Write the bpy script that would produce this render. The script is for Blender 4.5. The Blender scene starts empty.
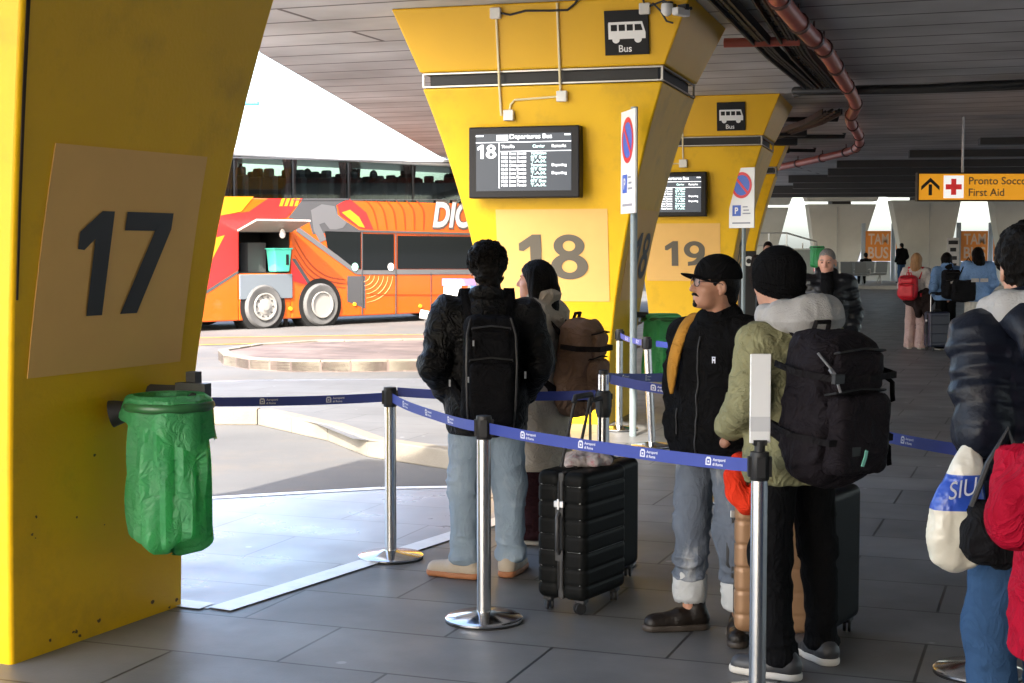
import bpy, math, random
import numpy as np
from mathutils import Vector, Matrix
random.seed(7); rng=np.random.RandomState(3)
SC=bpy.context.scene; COL=SC.collection
W=bpy.data.worlds.new("World"); SC.world=W; W.use_nodes=True
R=math.radians; PI=math.pi
# ------------------------------------------------------------- camera model (used only to read real positions off the photo)
FP=1500.;HZ=247.;CH=1.71
TH=math.atan((341.5-HZ)/FP);CT,ST=math.cos(TH),math.sin(TH)
def ray(px,py):
    x=(px-512)/FP;z=-(py-341.5)/FP
    return Vector((x,CT+z*ST,-ST+z*CT))
EYE=Vector((0,0,CH))
def G(px,py,z=0.):
    r=ray(px,py);t=(z-CH)/r.z;return EYE+r*t
def P(px,py,Y):
    r=ray(px,py);t=Y/r.y;return EYE+r*t
# ------------------------------------------------------------- materials
MATS={}
def mat(name,col,rough=.6,metal=0.,bump=0.,bscale=40.,var=0.,vscale=3.,stretch=(1,1,1),spec=.5,alpha=None,trans=0.,coat=0.,
        detail=4.,wr=0.,wrs=8.,dirt=None,dscale=2.,damt=.5,sheen=0.,emit=None,wave=None,roughvar=0.,sss=0.):
    if name in MATS: return MATS[name]
    m=bpy.data.materials.new(name); m.use_nodes=True; nt=m.node_tree; N=nt.nodes; L=nt.links
    b=N['Principled BSDF']; b.inputs['Roughness'].default_value=rough; b.inputs['Metallic'].default_value=metal
    b.inputs['Base Color'].default_value=(*col,1); b.inputs['Specular IOR Level'].default_value=spec
    if coat: b.inputs['Coat Weight'].default_value=coat; b.inputs['Coat Roughness'].default_value=.08
    if sheen: b.inputs['Sheen Weight'].default_value=sheen
    if trans: b.inputs['Transmission Weight'].default_value=trans
    if sss: b.inputs['Subsurface Weight'].default_value=sss; b.inputs['Subsurface Radius'].default_value=(.012,.005,.003)
    if alpha is not None: b.inputs['Alpha'].default_value=alpha
    if emit: b.inputs['Emission Color'].default_value=(*emit[0],1); b.inputs['Emission Strength'].default_value=emit[1]
    tc=N.new('ShaderNodeTexCoord'); mp=N.new('ShaderNodeMapping'); mp.inputs['Scale'].default_value=stretch
    L.new(tc.outputs['Object'],mp.inputs['Vector'])
    def noise(sc,det=4.,ro=.55):
        n=N.new('ShaderNodeTexNoise'); n.inputs['Scale'].default_value=sc; n.inputs['Detail'].default_value=det
        n.inputs['Roughness'].default_value=ro; L.new(mp.outputs['Vector'],n.inputs['Vector']); return n
    src=None
    if var:
        n=noise(vscale); r=N.new('ShaderNodeMapRange'); r.inputs[1].default_value=.25; r.inputs[2].default_value=.75
        r.inputs[3].default_value=1-var; r.inputs[4].default_value=1+var; L.new(n.outputs['Fac'],r.inputs[0])
        mx=N.new('ShaderNodeMix'); mx.data_type='RGBA'; mx.blend_type='MULTIPLY'; mx.inputs[0].default_value=1
        mx.inputs[6].default_value=(*col,1); L.new(r.outputs[0],mx.inputs[7]); src=mx.outputs[2]
    if dirt:
        n=noise(dscale,6,.65); r=N.new('ShaderNodeMapRange'); r.inputs[1].default_value=.52; r.inputs[2].default_value=.72
        r.inputs[3].default_value=0; r.inputs[4].default_value=damt; L.new(n.outputs['Fac'],r.inputs[0])
        mx=N.new('ShaderNodeMix'); mx.data_type='RGBA'; L.new(r.outputs[0],mx.inputs[0])
        if src: L.new(src,mx.inputs[6])
        else: mx.inputs[6].default_value=(*col,1)
        mx.inputs[7].default_value=(*dirt,1); src=mx.outputs[2]
    if src: L.new(src,b.inputs['Base Color'])
    if roughvar:
        n=noise(vscale*2.3); r=N.new('ShaderNodeMapRange'); r.inputs[3].default_value=max(0,rough-roughvar); r.inputs[4].default_value=min(1,rough+roughvar)
        L.new(n.outputs['Fac'],r.inputs[0]); L.new(r.outputs[0],b.inputs['Roughness'])
    if bump:
        n=noise(bscale,detail); bp=N.new('ShaderNodeBump'); bp.inputs['Strength'].default_value=bump; bp.inputs['Distance'].default_value=.01
        L.new(n.outputs['Fac'],bp.inputs['Height']); L.new(bp.outputs[0],b.inputs['Normal'])
    if wr: # crumples: ridged, warped noise
        wn=N.new('ShaderNodeTexNoise'); wn.inputs['Scale'].default_value=wrs; wn.inputs['Detail'].default_value=3; wn.inputs['Distortion'].default_value=1.6; L.new(mp.outputs['Vector'],wn.inputs['Vector'])
        m1=N.new('ShaderNodeMath'); m1.operation='SUBTRACT'; L.new(wn.outputs['Fac'],m1.inputs[0]); m1.inputs[1].default_value=.5
        m2=N.new('ShaderNodeMath'); m2.operation='ABSOLUTE'; L.new(m1.outputs[0],m2.inputs[0])
        m3=N.new('ShaderNodeMath'); m3.operation='POWER'; L.new(m2.outputs[0],m3.inputs[0]); m3.inputs[1].default_value=.6
        b3=N.new('ShaderNodeBump'); b3.inputs['Strength'].default_value=wr; b3.inputs['Distance'].default_value=.035; b3.invert=True; L.new(m3.outputs[0],b3.inputs['Height'])
        if bump: L.new(bp.outputs[0],b3.inputs['Normal'])
        L.new(b3.outputs[0],b.inputs['Normal'])
    if wave: # (scale, strength, axis, profile)
        wv=N.new('ShaderNodeTexWave'); wv.bands_direction=wave[2]; wv.inputs['Scale'].default_value=wave[0]; wv.inputs['Distortion'].default_value=wave[3]
        wv.inputs['Detail'].default_value=1
        L.new(tc.outputs['Object'],wv.inputs['Vector']); b2=N.new('ShaderNodeBump'); b2.inputs['Strength'].default_value=wave[1]; b2.inputs['Distance'].default_value=.01
        L.new(wv.outputs['Fac'],b2.inputs['Height'])
        if bump: L.new(bp.outputs[0],b2.inputs['Normal'])
        L.new(b2.outputs[0],b.inputs['Normal'])
    MATS[name]=m; return m
# ------------------------------------------------------------- object helpers
def wmx(o):
    m=o.matrix_basis.copy()
    while o.parent: o=o.parent; m=o.matrix_basis@m
    return m
def tag(o,label=None,cat=None,group=None,kind=None):
    if label: o['label']=label
    if cat: o['category']=cat
    if group: o['group']=group
    if kind: o['kind']=kind
    return o
def thing(name,label,cat,loc=(0,0,0),rz=0.,group=None):
    o=bpy.data.objects.new(name,None); COL.objects.link(o); o.location=loc; o.rotation_euler=(0,0,rz)
    o.empty_display_size=.2
    return tag(o,label,cat,group)
def link_mesh(name,me,m,parent=None,base=None):
    o=bpy.data.objects.new(name,me); COL.objects.link(o)
    for mm in (m if isinstance(m,(list,tuple)) else [m]): me.materials.append(mm)
    if parent is not None: o.parent=parent
    if base is not None: o.location=base
    return o
def bevel(o,w,seg=2,ang=40):
    md=o.modifiers.new('bev','BEVEL'); md.width=w; md.segments=seg; md.limit_method='ANGLE'; md.angle_limit=R(ang); md.harden_normals=False
    return o
class MB:
    def __init__(s): s.v=[];s.f=[];s.mi=[];s.m=0;s.sm=[];s.T=None
    def _a(s,vs,fs,sm=False):
        n=len(s.v)
        if s.T is not None: vs=[s.T@Vector(p) for p in vs]
        s.v+= [tuple(p) for p in vs]
        for f in fs: s.f.append([i+n for i in f]); s.mi.append(s.m); s.sm.append(sm)
        return s
    def hexa(s,b,t): # bottom 4 (ccw seen from above), top 4
        return s._a(list(b)+list(t),[(3,2,1,0),(4,5,6,7),(0,1,5,4),(1,2,6,5),(2,3,7,6),(3,0,4,7)])
    def box(s,c,d,rot=None):
        hx,hy,hz=d[0]/2,d[1]/2,d[2]/2
        q=[Vector(p) for p in ((-hx,-hy,-hz),(hx,-hy,-hz),(hx,hy,-hz),(-hx,hy,-hz),(-hx,-hy,hz),(hx,-hy,hz),(hx,hy,hz),(-hx,hy,hz))]
        if rot is not None: q=[rot@p for p in q]
        c=Vector(c); q=[p+c for p in q]
        return s.hexa(q[:4],q[4:])
    def poly(s,pts): return s._a(pts,[tuple(range(len(pts)))])
    def prism(s,pts,off): # polygon pts (list of 3D) extruded by vector off
        n=len(pts);off=Vector(off); a=[Vector(p) for p in pts]; b=[p+off for p in a]
        nrm=sum(((a[i]-a[0]).cross(a[(i+1)%n]-a[0]) for i in range(1,n-1)),Vector())
        if nrm.dot(off)>0: a=a[::-1]; b=b[::-1]
        # now cap a faces away from off
        fs=[tuple(range(n)),tuple(range(2*n-1,n-1,-1))]
        for i in range(n):
            j=(i+1)%n; fs.append((j,i,i+n,j+n))
        return s._a(a+b,fs)
    def tube(s,pts,r,n=8,close=False,capped=True):
        pts=[Vector(p) for p in pts]; m=len(pts); rs=r if isinstance(r,(list,tuple)) else [r]*m
        vs=[];prev=None
        for i,p in enumerate(pts):
            if close: t=(pts[(i+1)%m]-pts[i-1])
            else: t=pts[min(i+1,m-1)]-pts[max(i-1,0)]
            t.normalize()
            if prev is None:
                u=t.cross(Vector((0,0,1)))
                if u.length<.1: u=t.cross(Vector((0,1,0)))
            else: u=prev-t*prev.dot(t)
            u.normalize(); prev=u; w=t.cross(u)
            for k in range(n):
                a=2*PI*k/n; vs.append(p+(u*math.cos(a)+w*math.sin(a))*rs[i])
        fs=[]
        for i in range(m if close else m-1):
            j=(i+1)%m
            for k in range(n):
                l=(k+1)%n; fs.append((i*n+k,i*n+l,j*n+l,j*n+k))
        if capped and not close: fs.append(tuple(range(n-1,-1,-1))); fs.append(tuple((m-1)*n+k for k in range(n)))
        return s._a(vs,fs,True)
    def ribbon(s,pts,ups,w,th): # flat strap: centre line pts, normals ups
        vs=[];m=len(pts)
        for i,p in enumerate(pts):
            p=Vector(p);t=(Vector(pts[min(i+1,m-1)])-Vector(pts[max(i-1,0)])).normalized(); u=Vector(ups[i]).normalized(); q=t.cross(u).normalized()
            for a,b in ((-1,-1),(1,-1),(1,1),(-1,1)): vs.append(p+q*(a*w/2)+u*(b*th/2))
        fs=[(3,2,1,0)]+[tuple((m-1)*4+k for k in range(4))]
        for i in range(m-1):
            for k in range(4):
                l=(k+1)%4; fs.append((i*4+k,i*4+l,(i+1)*4+l,(i+1)*4+k))
        return s._a(vs,fs)
    def lathe(s,prof,c=(0,0,0),n=24,axis='z'):
        vs=[];c=Vector(c)
        for r,z in prof:
            for k in range(n):
                a=2*PI*k/n
                p=Vector((r*math.cos(a),r*math.sin(a),z)) if axis=='z' else (Vector((z,r*math.cos(a),r*math.sin(a))) if axis=='x' else Vector((r*math.sin(a),z,r*math.cos(a))))
                vs.append(c+p)
        fs=[]
        for i in range(len(prof)-1):
            for k in range(n):
                l=(k+1)%n; fs.append((i*n+k,i*n+l,(i+1)*n+l,(i+1)*n+k))
        fs.append(tuple(range(n-1,-1,-1))); fs.append(tuple((len(prof)-1)*n+k for k in range(n)))
        return s._a(vs,fs,True)
    def build(s,name,m,parent=None,world=False,base=None,bev=0,seg=2,smooth=None):
        vs=s.v
        if parent is not None and world:
            inv=wmx(parent).inverted(); vs=[tuple(inv@Vector(p)) for p in vs]
        if base is not None: b=Vector(base); vs=[tuple(Vector(p)-b) for p in vs]
        me=bpy.data.meshes.new(name); me.from_pydata(vs,[],s.f); 
        me.polygons.foreach_set('material_index',s.mi)
        me.polygons.foreach_set('use_smooth',[True]*len(s.f) if smooth else ([False]*len(s.f) if smooth is False else s.sm)); me.update()
        o=link_mesh(name,me,m,parent,base)
        if smooth is None and any(s.sm) : 
            try: me.set_sharp_from_angle(angle=R(45))
            except Exception: pass
        if bev: bevel(o,bev,seg)
        return o
_tc={}
def text2d(st,h=1.,bold=0.,shear=0.,space=1.):
    """flat outline mesh of a text: verts (x,y) with capital height h, faces"""
    k=(st,bold,shear,space)
    if k not in _tc:
        def mk(tx,bo):
            cu=bpy.data.curves.new('t','FONT'); cu.body=tx; cu.size=1.; cu.offset=bo; cu.shear=shear; cu.space_character=space; cu.resolution_u=4
            o=bpy.data.objects.new('t',cu); COL.objects.link(o); dg=bpy.context.evaluated_depsgraph_get(); dg.update()
            me=bpy.data.meshes.new_from_object(o.evaluated_get(dg)); v=[(a.co.x,a.co.y) for a in me.vertices]; f=[list(p.vertices) for p in me.polygons]
            bpy.data.objects.remove(o); bpy.data.curves.remove(cu); bpy.data.meshes.remove(me); return v,f
        ch=max(y for x,y in mk('H',0)[0]); v,f=mk(st,bold)
        x0=min(x for x,y in v); v=[((x-x0)/ch,y/ch) for x,y in v]; _tc[k]=(v,f,max(x for x,y in v))
    v,f,w=_tc[k]; return [(x*h,y*h) for x,y in v],f,w*h
def put_text(mb,st,h,fn,bold=0.,shear=0.,wid=None,space=1.):
    """fn(u,v)->3D ; u to the reader's right, v up. returns width"""
    v,f,w=text2d(st,h,bold,shear,space); k=1 if wid is None else wid/w
    mb._a([fn(x*k,y) for x,y in v],f); return w*k
_arc=lambda cx,cy,rx,ry,n=40:[(cx+rx*math.cos(2*PI*i/n),cy+ry*math.sin(2*PI*i/n)) for i in range(n+1)]
def digits(mb,st,h,fn,wid):
    """drawn sans numerals; fn(u,v,lift)"""
    adv={'1':.62,'7':.78,'8':.80,'9':.80}; tot=sum(adv[c] for c in st)-.08; k=wid/tot; x=0.
    for c in st:
        f=lambda u,v,o=0.:fn((x+u)*k,v*h,o)
        def strip(a,b,o=0.):
            for i in range(len(a)-1): mb.poly([f(*a[i],o),f(*a[i+1],o),f(*b[i+1],o),f(*b[i],o)])
        if c=='1': mb.poly([f(*p) for p in ((.0,.64),(.09,.55+.08),(.22,.735),(.22,0),(.44,0),(.44,1),(.27,1),(.0,.80))])
        if c=='7': mb.poly([f(*p) for p in ((.0,1),(.0,.82),(.45,.82),(.08,0),(.33,0),(.70,.84),(.70,1))])
        if c=='8': strip(_arc(.36,.745,.30,.255),_arc(.36,.745,.12,.115)); strip(_arc(.36,.29,.36,.29),_arc(.36,.29,.15,.14),.0012)
        if c=='9':
            strip(_arc(.36,.66,.35,.34),_arc(.36,.66,.15,.165)); a=[(.71,.66),(.705,.48),(.66,.30),(.56,.15),(.40,.04),(.14,.0)]; b=[(.53,.55),(.50,.45),(.45,.34),(.38,.25),(.29,.19),(.14,.165)]; strip(a,b,.0012)
        x+=adv[c]
# ------------------------------------------------------------- distance-field modelling for people, bags and soft things
def _h3(i,j,k,s=0):
    n=(i.astype(np.int64)*374761393+j.astype(np.int64)*668265263+k.astype(np.int64)*1274126177+s*9176)&0xffffffff
    n=((n^(n>>13))*1274126177)&0xffffffff; n=n^(n>>16); return (n&0xffff)/65535.
def vnoise(Q,s=0):
    i=np.floor(Q).astype(np.int64); f=Q-i; f=f*f*(3-2*f); x,y,z=f.T; a,b,c=i.T
    def h(p,q,r): return _h3(a+p,b+q,c+r,s)
    return ((h(0,0,0)*(1-x)+h(1,0,0)*x)*(1-y)+(h(0,1,0)*(1-x)+h(1,1,0)*x)*y)*(1-z)+((h(0,0,1)*(1-x)+h(1,0,1)*x)*(1-y)+(h(0,1,1)*(1-x)+h(1,1,1)*x)*y)*z
def fbm(Q,o=3,s=0):
    a=0;t=0;w=1.
    for k in range(o): a=a+w*vnoise(Q*2**k+17.3*k,s+k);t+=w;w*=.5
    return a/t
def ridge(Q,s=0): return 1-np.abs(2*vnoise(Q,s)-1)
class F:
    def __init__(s): s.ops=[]; s.M=Matrix.Identity(4)
    def _op(s,fn,lo,hi,k,mode):
        cs=[s.M@Vector((x,y,z)) for x in (lo[0],hi[0]) for y in (lo[1],hi[1]) for z in (lo[2],hi[2])]
        L=np.array([[min(c[i] for c in cs) for i in range(3)],[max(c[i] for c in cs) for i in range(3)]])
        s.ops.append((fn,L,k,mode,np.array(s.M.inverted()))); return s
    def cap(s,p,q,r0,r1=None,k=.02,fl=1.,mode='u'):
        r1=r0 if r1 is None else r1; p=np.array(p,float);q=np.array(q,float);m=max(r0,r1)
        pp=p/np.array([1,fl,1]);qq=q/np.array([1,fl,1]);ba=qq-pp;L2=max(ba@ba,1e-9)
        def fn(x,y,z):
            y=y/fl; X,Y,Z=x-pp[0],y-pp[1],z-pp[2]; t=np.clip((X*ba[0]+Y*ba[1]+Z*ba[2])/L2,0,1)
            return (np.sqrt((X-t*ba[0])**2+(Y-t*ba[1])**2+(Z-t*ba[2])**2)-(r0+(r1-r0)*t))*math.sqrt(fl)
        mm=np.array([m,m*fl,m]); return s._op(fn,np.minimum(p,q)-mm,np.maximum(p,q)+mm,k,mode)
    def ell(s,c,r,rot=None,k=.02,mode='u'):
        c=np.array(c,float);r=np.array(r,float);Q=np.array(rot.transposed()) if rot is not None else np.eye(3)
        def fn(x,y,z):
            X,Y,Z=x-c[0],y-c[1],z-c[2]
            a=Q[0,0]*X+Q[0,1]*Y+Q[0,2]*Z;b=Q[1,0]*X+Q[1,1]*Y+Q[1,2]*Z;d=Q[2,0]*X+Q[2,1]*Y+Q[2,2]*Z
            k0=np.sqrt((a/r[0])**2+(b/r[1])**2+(d/r[2])**2);k1=np.sqrt((a/r[0]**2)**2+(b/r[1]**2)**2+(d/r[2]**2)**2)
            return k0*(k0-1)/np.maximum(k1,1e-6)
        m=max(r) if rot is not None else r; return s._op(fn,c-m,c+m,k,mode)
    def box(s,c,h,r=.02,k=.01,mode='u',rot=None):
        c=np.array(c,float);h=np.array(h,float)-r;Q=np.array(rot.transposed()) if rot is not None else np.eye(3)
        def fn(x,y,z):
            X,Y,Z=x-c[0],y-c[1],z-c[2]
            a=np.abs(Q[0,0]*X+Q[0,1]*Y+Q[0,2]*Z)-h[0];b=np.abs(Q[1,0]*X+Q[1,1]*Y+Q[1,2]*Z)-h[1];d=np.abs(Q[2,0]*X+Q[2,1]*Y+Q[2,2]*Z)-h[2]
            return np.sqrt(np.maximum(a,0)**2+np.maximum(b,0)**2+np.maximum(d,0)**2)+np.minimum(np.maximum(a,np.maximum(b,d)),0)-r
        m=(h+r) if rot is None else np.linalg.norm(h+r); return s._op(fn,c-m,c+m,k,mode)
    def half(s,n,d,k=.004): # keep n.p<d
        n=np.array(n,float)
        return s._op(lambda x,y,z:n[0]*x+n[1]*y+n[2]*z-d,(-9,-9,-9),(9,9,9),k,'i')
    def path(s,pts,rs,k=.02,fl=1.,mode='u'):
        rs=rs if isinstance(rs,(list,tuple)) else [rs]*len(pts)
        for i in range(len(pts)-1): s.cap(pts[i],pts[i+1],rs[i],rs[i+1],k,fl,mode)
        return s
    def mesh(s,h):
        us=[o for o in s.ops if o[3]=='u']; lo=np.min([o[1][0] for o in us],0)-3*h; hi=np.max([o[1][1] for o in us],0)+3*h
        n=np.ceil((hi-lo)/h).astype(int)+1; ax=[lo[i]+h*np.arange(n[i]) for i in range(3)]
        d=np.full(n,.5,np.float32)
        for fn,L,k,mode,Mi in s.ops:
            if mode=='i': a=np.zeros(3,int);b=n
            else:
                mg=k+3*h; a=np.maximum(np.floor((L[0]-mg-lo)/h).astype(int),0); b=np.minimum(np.ceil((L[1]+mg-lo)/h).astype(int)+1,n)
                if (b<=a).any(): continue
            sl=tuple(slice(a[i],b[i]) for i in range(3))
            x=ax[0][sl[0]][:,None,None];y=ax[1][sl[1]][None,:,None];z=ax[2][sl[2]][None,None,:]
            e=fn(*[Mi[i,0]*x+Mi[i,1]*y+Mi[i,2]*z+Mi[i,3] for i in range(3)]); c=d[sl]
            if mode=='u':
                g=np.maximum(k-np.abs(c-e),0)/k; d[sl]=np.minimum(c,e)-g*g*k*.25
            else:
                if mode=='s': e=-e
                g=np.maximum(k-np.abs(c-e),0)/k; d[sl]=np.maximum(c,e)+g*g*k*.25
        sg=d<0; C=np.zeros(n-1,np.int8)
        offs=[(i,j,k) for i in (0,1) for j in (0,1) for k in (0,1)]
        for i,j,k in offs: C+=sg[i:n[0]-1+i,j:n[1]-1+j,k:n[2]-1+k]
        act=(C>0)&(C<8); ii=np.argwhere(act); idx=np.full(act.shape,-1,np.int64); idx[act]=np.arange(len(ii))
        acc=np.zeros((len(ii),3));cnt=np.zeros(len(ii))
        for o in offs:
            for axn in range(3):
                if o[axn]: continue
                q=list(o);q[axn]=1;o2=np.array(q);o1=np.array(o)
                A=d[tuple((ii+o1).T)];B=d[tuple((ii+o2).T)];m=(A<0)!=(B<0);t=np.where(m,A/np.where(m,A-B,1),0)
                acc[m]+=o1+t[m,None]*(o2-o1);cnt+=m
        v=lo+h*(ii+acc/np.maximum(cnt,1)[:,None]); fs=[]
        for axn in range(3):
            e=[slice(1,-1)]*3; e[axn]=slice(0,-1); e2=list(e); e2[axn]=slice(1,None)
            s0=sg[tuple(e)];s1=sg[tuple(e2)]; ch=s0!=s1; pos=np.argwhere(ch); w=s0[ch]
            st=np.ones(3,int);st[axn]=0; pos=pos+st
            b_,c_=[(1,2),(2,0),(0,1)][axn]; db=np.zeros(3,int);db[b_]=1;dc=np.zeros(3,int);dc[c_]=1
            q=np.stack([idx[tuple((pos-db-dc).T)],idx[tuple((pos-dc).T)],idx[tuple(pos.T)],idx[tuple((pos-db).T)]],1)
            q[~w]=q[~w][:,::-1]; fs.append(q)
        return v,np.concatenate(fs)
def vnormals(v,f):
    n=np.zeros_like(v); a=v[f[:,2]]-v[f[:,0]];b=v[f[:,3]]-v[f[:,1]];c=np.cross(a,b)
    for k in range(4): np.add.at(n,f[:,k],c)
    return n/np.maximum(np.linalg.norm(n,axis=1),1e-9)[:,None]
def relax(v,f,it=1,w=.5):
    for _ in range(it):
        s=np.zeros_like(v);c=np.zeros(len(v))
        for a,b in ((0,1),(1,2),(2,3),(3,0)):
            np.add.at(s,f[:,a],v[f[:,b]]);np.add.at(c,f[:,a],1)
            np.add.at(s,f[:,b],v[f[:,a]]);np.add.at(c,f[:,b],1)
        v=v*(1-w)+w*s/np.maximum(c,1)[:,None]
    return v
def fmesh(name,v,f,m,parent=None,base=None):
    me=bpy.data.meshes.new(name); me.vertices.add(len(v)); me.vertices.foreach_set('co',v.astype(np.float32).ravel())
    me.loops.add(4*len(f)); me.loops.foreach_set('vertex_index',f.astype(np.int32).ravel()); me.polygons.add(len(f))
    me.polygons.foreach_set('loop_start',np.arange(0,4*len(f),4,dtype=np.int32)); me.polygons.foreach_set('use_smooth',np.ones(len(f),bool))
    me.update(calc_edges=True); me.validate(); return link_mesh(name,me,m,parent,base)
def soft(fl,name,m,parent=None,h=.01,disp=None,sc=1.,it=1):
    v,f=fl.mesh(h); v=relax(v,f,it)
    if disp is not None: n=vnormals(v,f); v=v+n*disp(v,n)[:,None]
    return fmesh(name,v*sc,f,m,parent)
def copy_tree(o,parent=None):
    c=o.copy(); COL.objects.link(c)
    if parent is not None: c.parent=parent
    for ch in [x for x in KIDS(o)]: copy_tree(ch,c)
    return c
def KIDS(o): return [x for x in COL.objects if x.parent==o]
# ============================================================= SETTING
U=Vector((math.sin(R(20)),math.cos(R(20)),0)); V=Vector((math.cos(R(20)),-math.sin(R(20)),0))
def tiles(name,col,mortar,var=.12,rough=.5,bw=1.2,rh=.6,ang=-20.,gap=.006,stain=.25,bump=.15):
    m=bpy.data.materials.new(name); m.use_nodes=True; nt=m.node_tree;N=nt.nodes;L=nt.links;b=N['Principled BSDF']
    tc=N.new('ShaderNodeTexCoord');mp=N.new('ShaderNodeMapping');mp.inputs['Rotation'].default_value=(0,0,R(-ang));L.new(tc.outputs['Object'],mp.inputs['Vector'])
    br=N.new('ShaderNodeTexBrick');br.inputs['Scale'].default_value=1.;br.inputs['Brick Width'].default_value=bw;br.inputs['Row Height'].default_value=rh
    br.inputs['Mortar Size'].default_value=gap;br.inputs['Mortar Smooth'].default_value=.3;br.offset=.5;br.inputs['Bias'].default_value=0
    br.inputs['Color1'].default_value=(*[c*(1-var) for c in col],1);br.inputs['Color2'].default_value=(*[c*(1+var) for c in col],1);br.inputs['Mortar'].default_value=(*mortar,1)
    L.new(mp.outputs[0],br.inputs['Vector'])
    n=N.new('ShaderNodeTexNoise');n.inputs['Scale'].default_value=1.1;n.inputs['Detail'].default_value=7;n.inputs['Roughness'].default_value=.65;L.new(mp.outputs[0],n.inputs['Vector'])
    r=N.new('ShaderNodeMapRange');r.inputs[1].default_value=.3;r.inputs[2].default_value=.7;r.inputs[3].default_value=1-stain;r.inputs[4].default_value=1+stain;L.new(n.outputs['Fac'],r.inputs[0])
    mx=N.new('ShaderNodeMix');mx.data_type='RGBA';mx.blend_type='MULTIPLY';mx.inputs[0].default_value=1;L.new(br.outputs['Color'],mx.inputs[6]);L.new(r.outputs[0],mx.inputs[7])
    # small pale specks (chewing gum, scuffs)
    vo=N.new('ShaderNodeTexVoronoi');vo.inputs['Scale'].default_value=2.6;L.new(mp.outputs[0],vo.inputs['Vector'])
    r2=N.new('ShaderNodeMapRange');r2.inputs[1].default_value=.045;r2.inputs[2].default_value=.07;r2.inputs[3].default_value=.7;r2.inputs[4].default_value=0;L.new(vo.outputs['Distance'],r2.inputs[0])
    m2=N.new('ShaderNodeMix');m2.data_type='RGBA';L.new(r2.outputs[0],m2.inputs[0]);L.new(mx.outputs[2],m2.inputs[6]);m2.inputs[7].default_value=(*[min(1,c*2.2+.03) for c in col],1)
    L.new(m2.outputs[2],b.inputs['Base Color'])
    n2=N.new('ShaderNodeTexNoise');n2.inputs['Scale'].default_value=2.3;n2.inputs['Detail'].default_value=5;L.new(mp.outputs[0],n2.inputs['Vector'])
    r3=N.new('ShaderNodeMapRange');r3.inputs[1].default_value=.3;r3.inputs[2].default_value=.7;r3.inputs[3].default_value=rough-.05;r3.inputs[4].default_value=rough+.07;L.new(n2.outputs['Fac'],r3.inputs[0]);L.new(r3.outputs[0],b.inputs['Roughness'])
    n3=N.new('ShaderNodeTexNoise');n3.inputs['Scale'].default_value=70;L.new(mp.outputs[0],n3.inputs['Vector'])
    ad=N.new('ShaderNodeMath');ad.operation='MULTIPLY_ADD';L.new(br.outputs['Fac'],ad.inputs[0]);ad.inputs[1].default_value=-1.2;L.new(n3.outputs['Fac'],ad.inputs[2])
    bp=N.new('ShaderNodeBump');bp.inputs['Strength'].default_value=bump;bp.inputs['Distance'].default_value=.004;L.new(ad.outputs[0],bp.inputs['Height']);L.new(bp.outputs[0],b.inputs['Normal'])
    return m
M_tile=tiles('basalt_tiles',(.125,.125,.124),(.02,.02,.02),rough=.45,bw=1.0,gap=.008)
M_light=tiles('skylit_tiles',(.36,.37,.39),(.17,.17,.18),var=.06,rough=.30,stain=.15)
M_paver=tiles('red_pavers',(.115,.085,.075),(.12,.10,.09),var=.25,rough=.8,bw=.5,rh=.25,stain=.3)
M_asph=mat('asphalt',(.095,.094,.093),.9,bump=.5,bscale=90,var=.25,vscale=.5,dirt=(.13,.11,.09),dscale=.9,damt=.7)
M_kerb=mat('kerb_stone',(.185,.165,.13),.85,bump=.3,bscale=60,var=.18,vscale=2.)
M_white=mat('road_white',(.85,.85,.83),.28,var=.08,vscale=9,dirt=(.45,.44,.42),dscale=7,damt=.35)
M_yroad=mat('road_yellow',(.36,.23,.03),.75,dirt=(.45,.42,.36),dscale=3,damt=.7)
M_rroad=mat('road_red',(.20,.085,.055),.85,var=.2,vscale=2,dirt=(.12,.10,.085),dscale=1.3,damt=.6)
def slab(name,pts,z0,z1,m,kind='structure'):
    mb=MB(); mb.prism([(x,y,z0) for x,y in pts],(0,0,z1-z0)); o=mb.build(name,m); tag(o,kind=kind); return o
mb=MB(); mb.poly([(-400,-60,-.15),(400,-60,-.15),(400,900,-.15),(-400,900,-.15)]); tag(mb.build('road',M_asph),kind='structure')
mb=MB(); mb.poly([(-70,-50,-.144),(-5.7,-50,-.144),(-5.7,4,-.144),(-9.6,30,-.144),(-70,30,-.144)]); tag(mb.build('bounce_apron',mat('bounce_concrete',(.42,.41,.39),.9,bump=.2,bscale=30,var=.12,vscale=.4)),kind='structure')  # unseen pale ground added to bounce light onto ceiling and pillars
# platform outline (left edge is a row of notches where buses pull in)
edge=[(-5.2,-30),(-4.6,0),(-3.9,5),(-3.3,9.72),(-2.07,10.19),(-.94,10.62),(.35,10.75),(.1,12.0),(-.476,12.44),(-1.26,13.22),(-1.75,14.32),(-2.64,15.62),(-4.9,15.75),(-5.1,18.6),(-3.4,19.3),(-.2,19.6),(1.0,20.6),(1.5,26),(2.8,33),(5.,45),(9,60),(14,80)]
plat=edge+[(44,80),(44,-30)]
slab('platform_floor',plat,-.45,0,M_tile)
M_light2=tiles('outer_tiles',(.10,.103,.11),(.05,.05,.052),var=.06,rough=.85,stain=.15)
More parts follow.
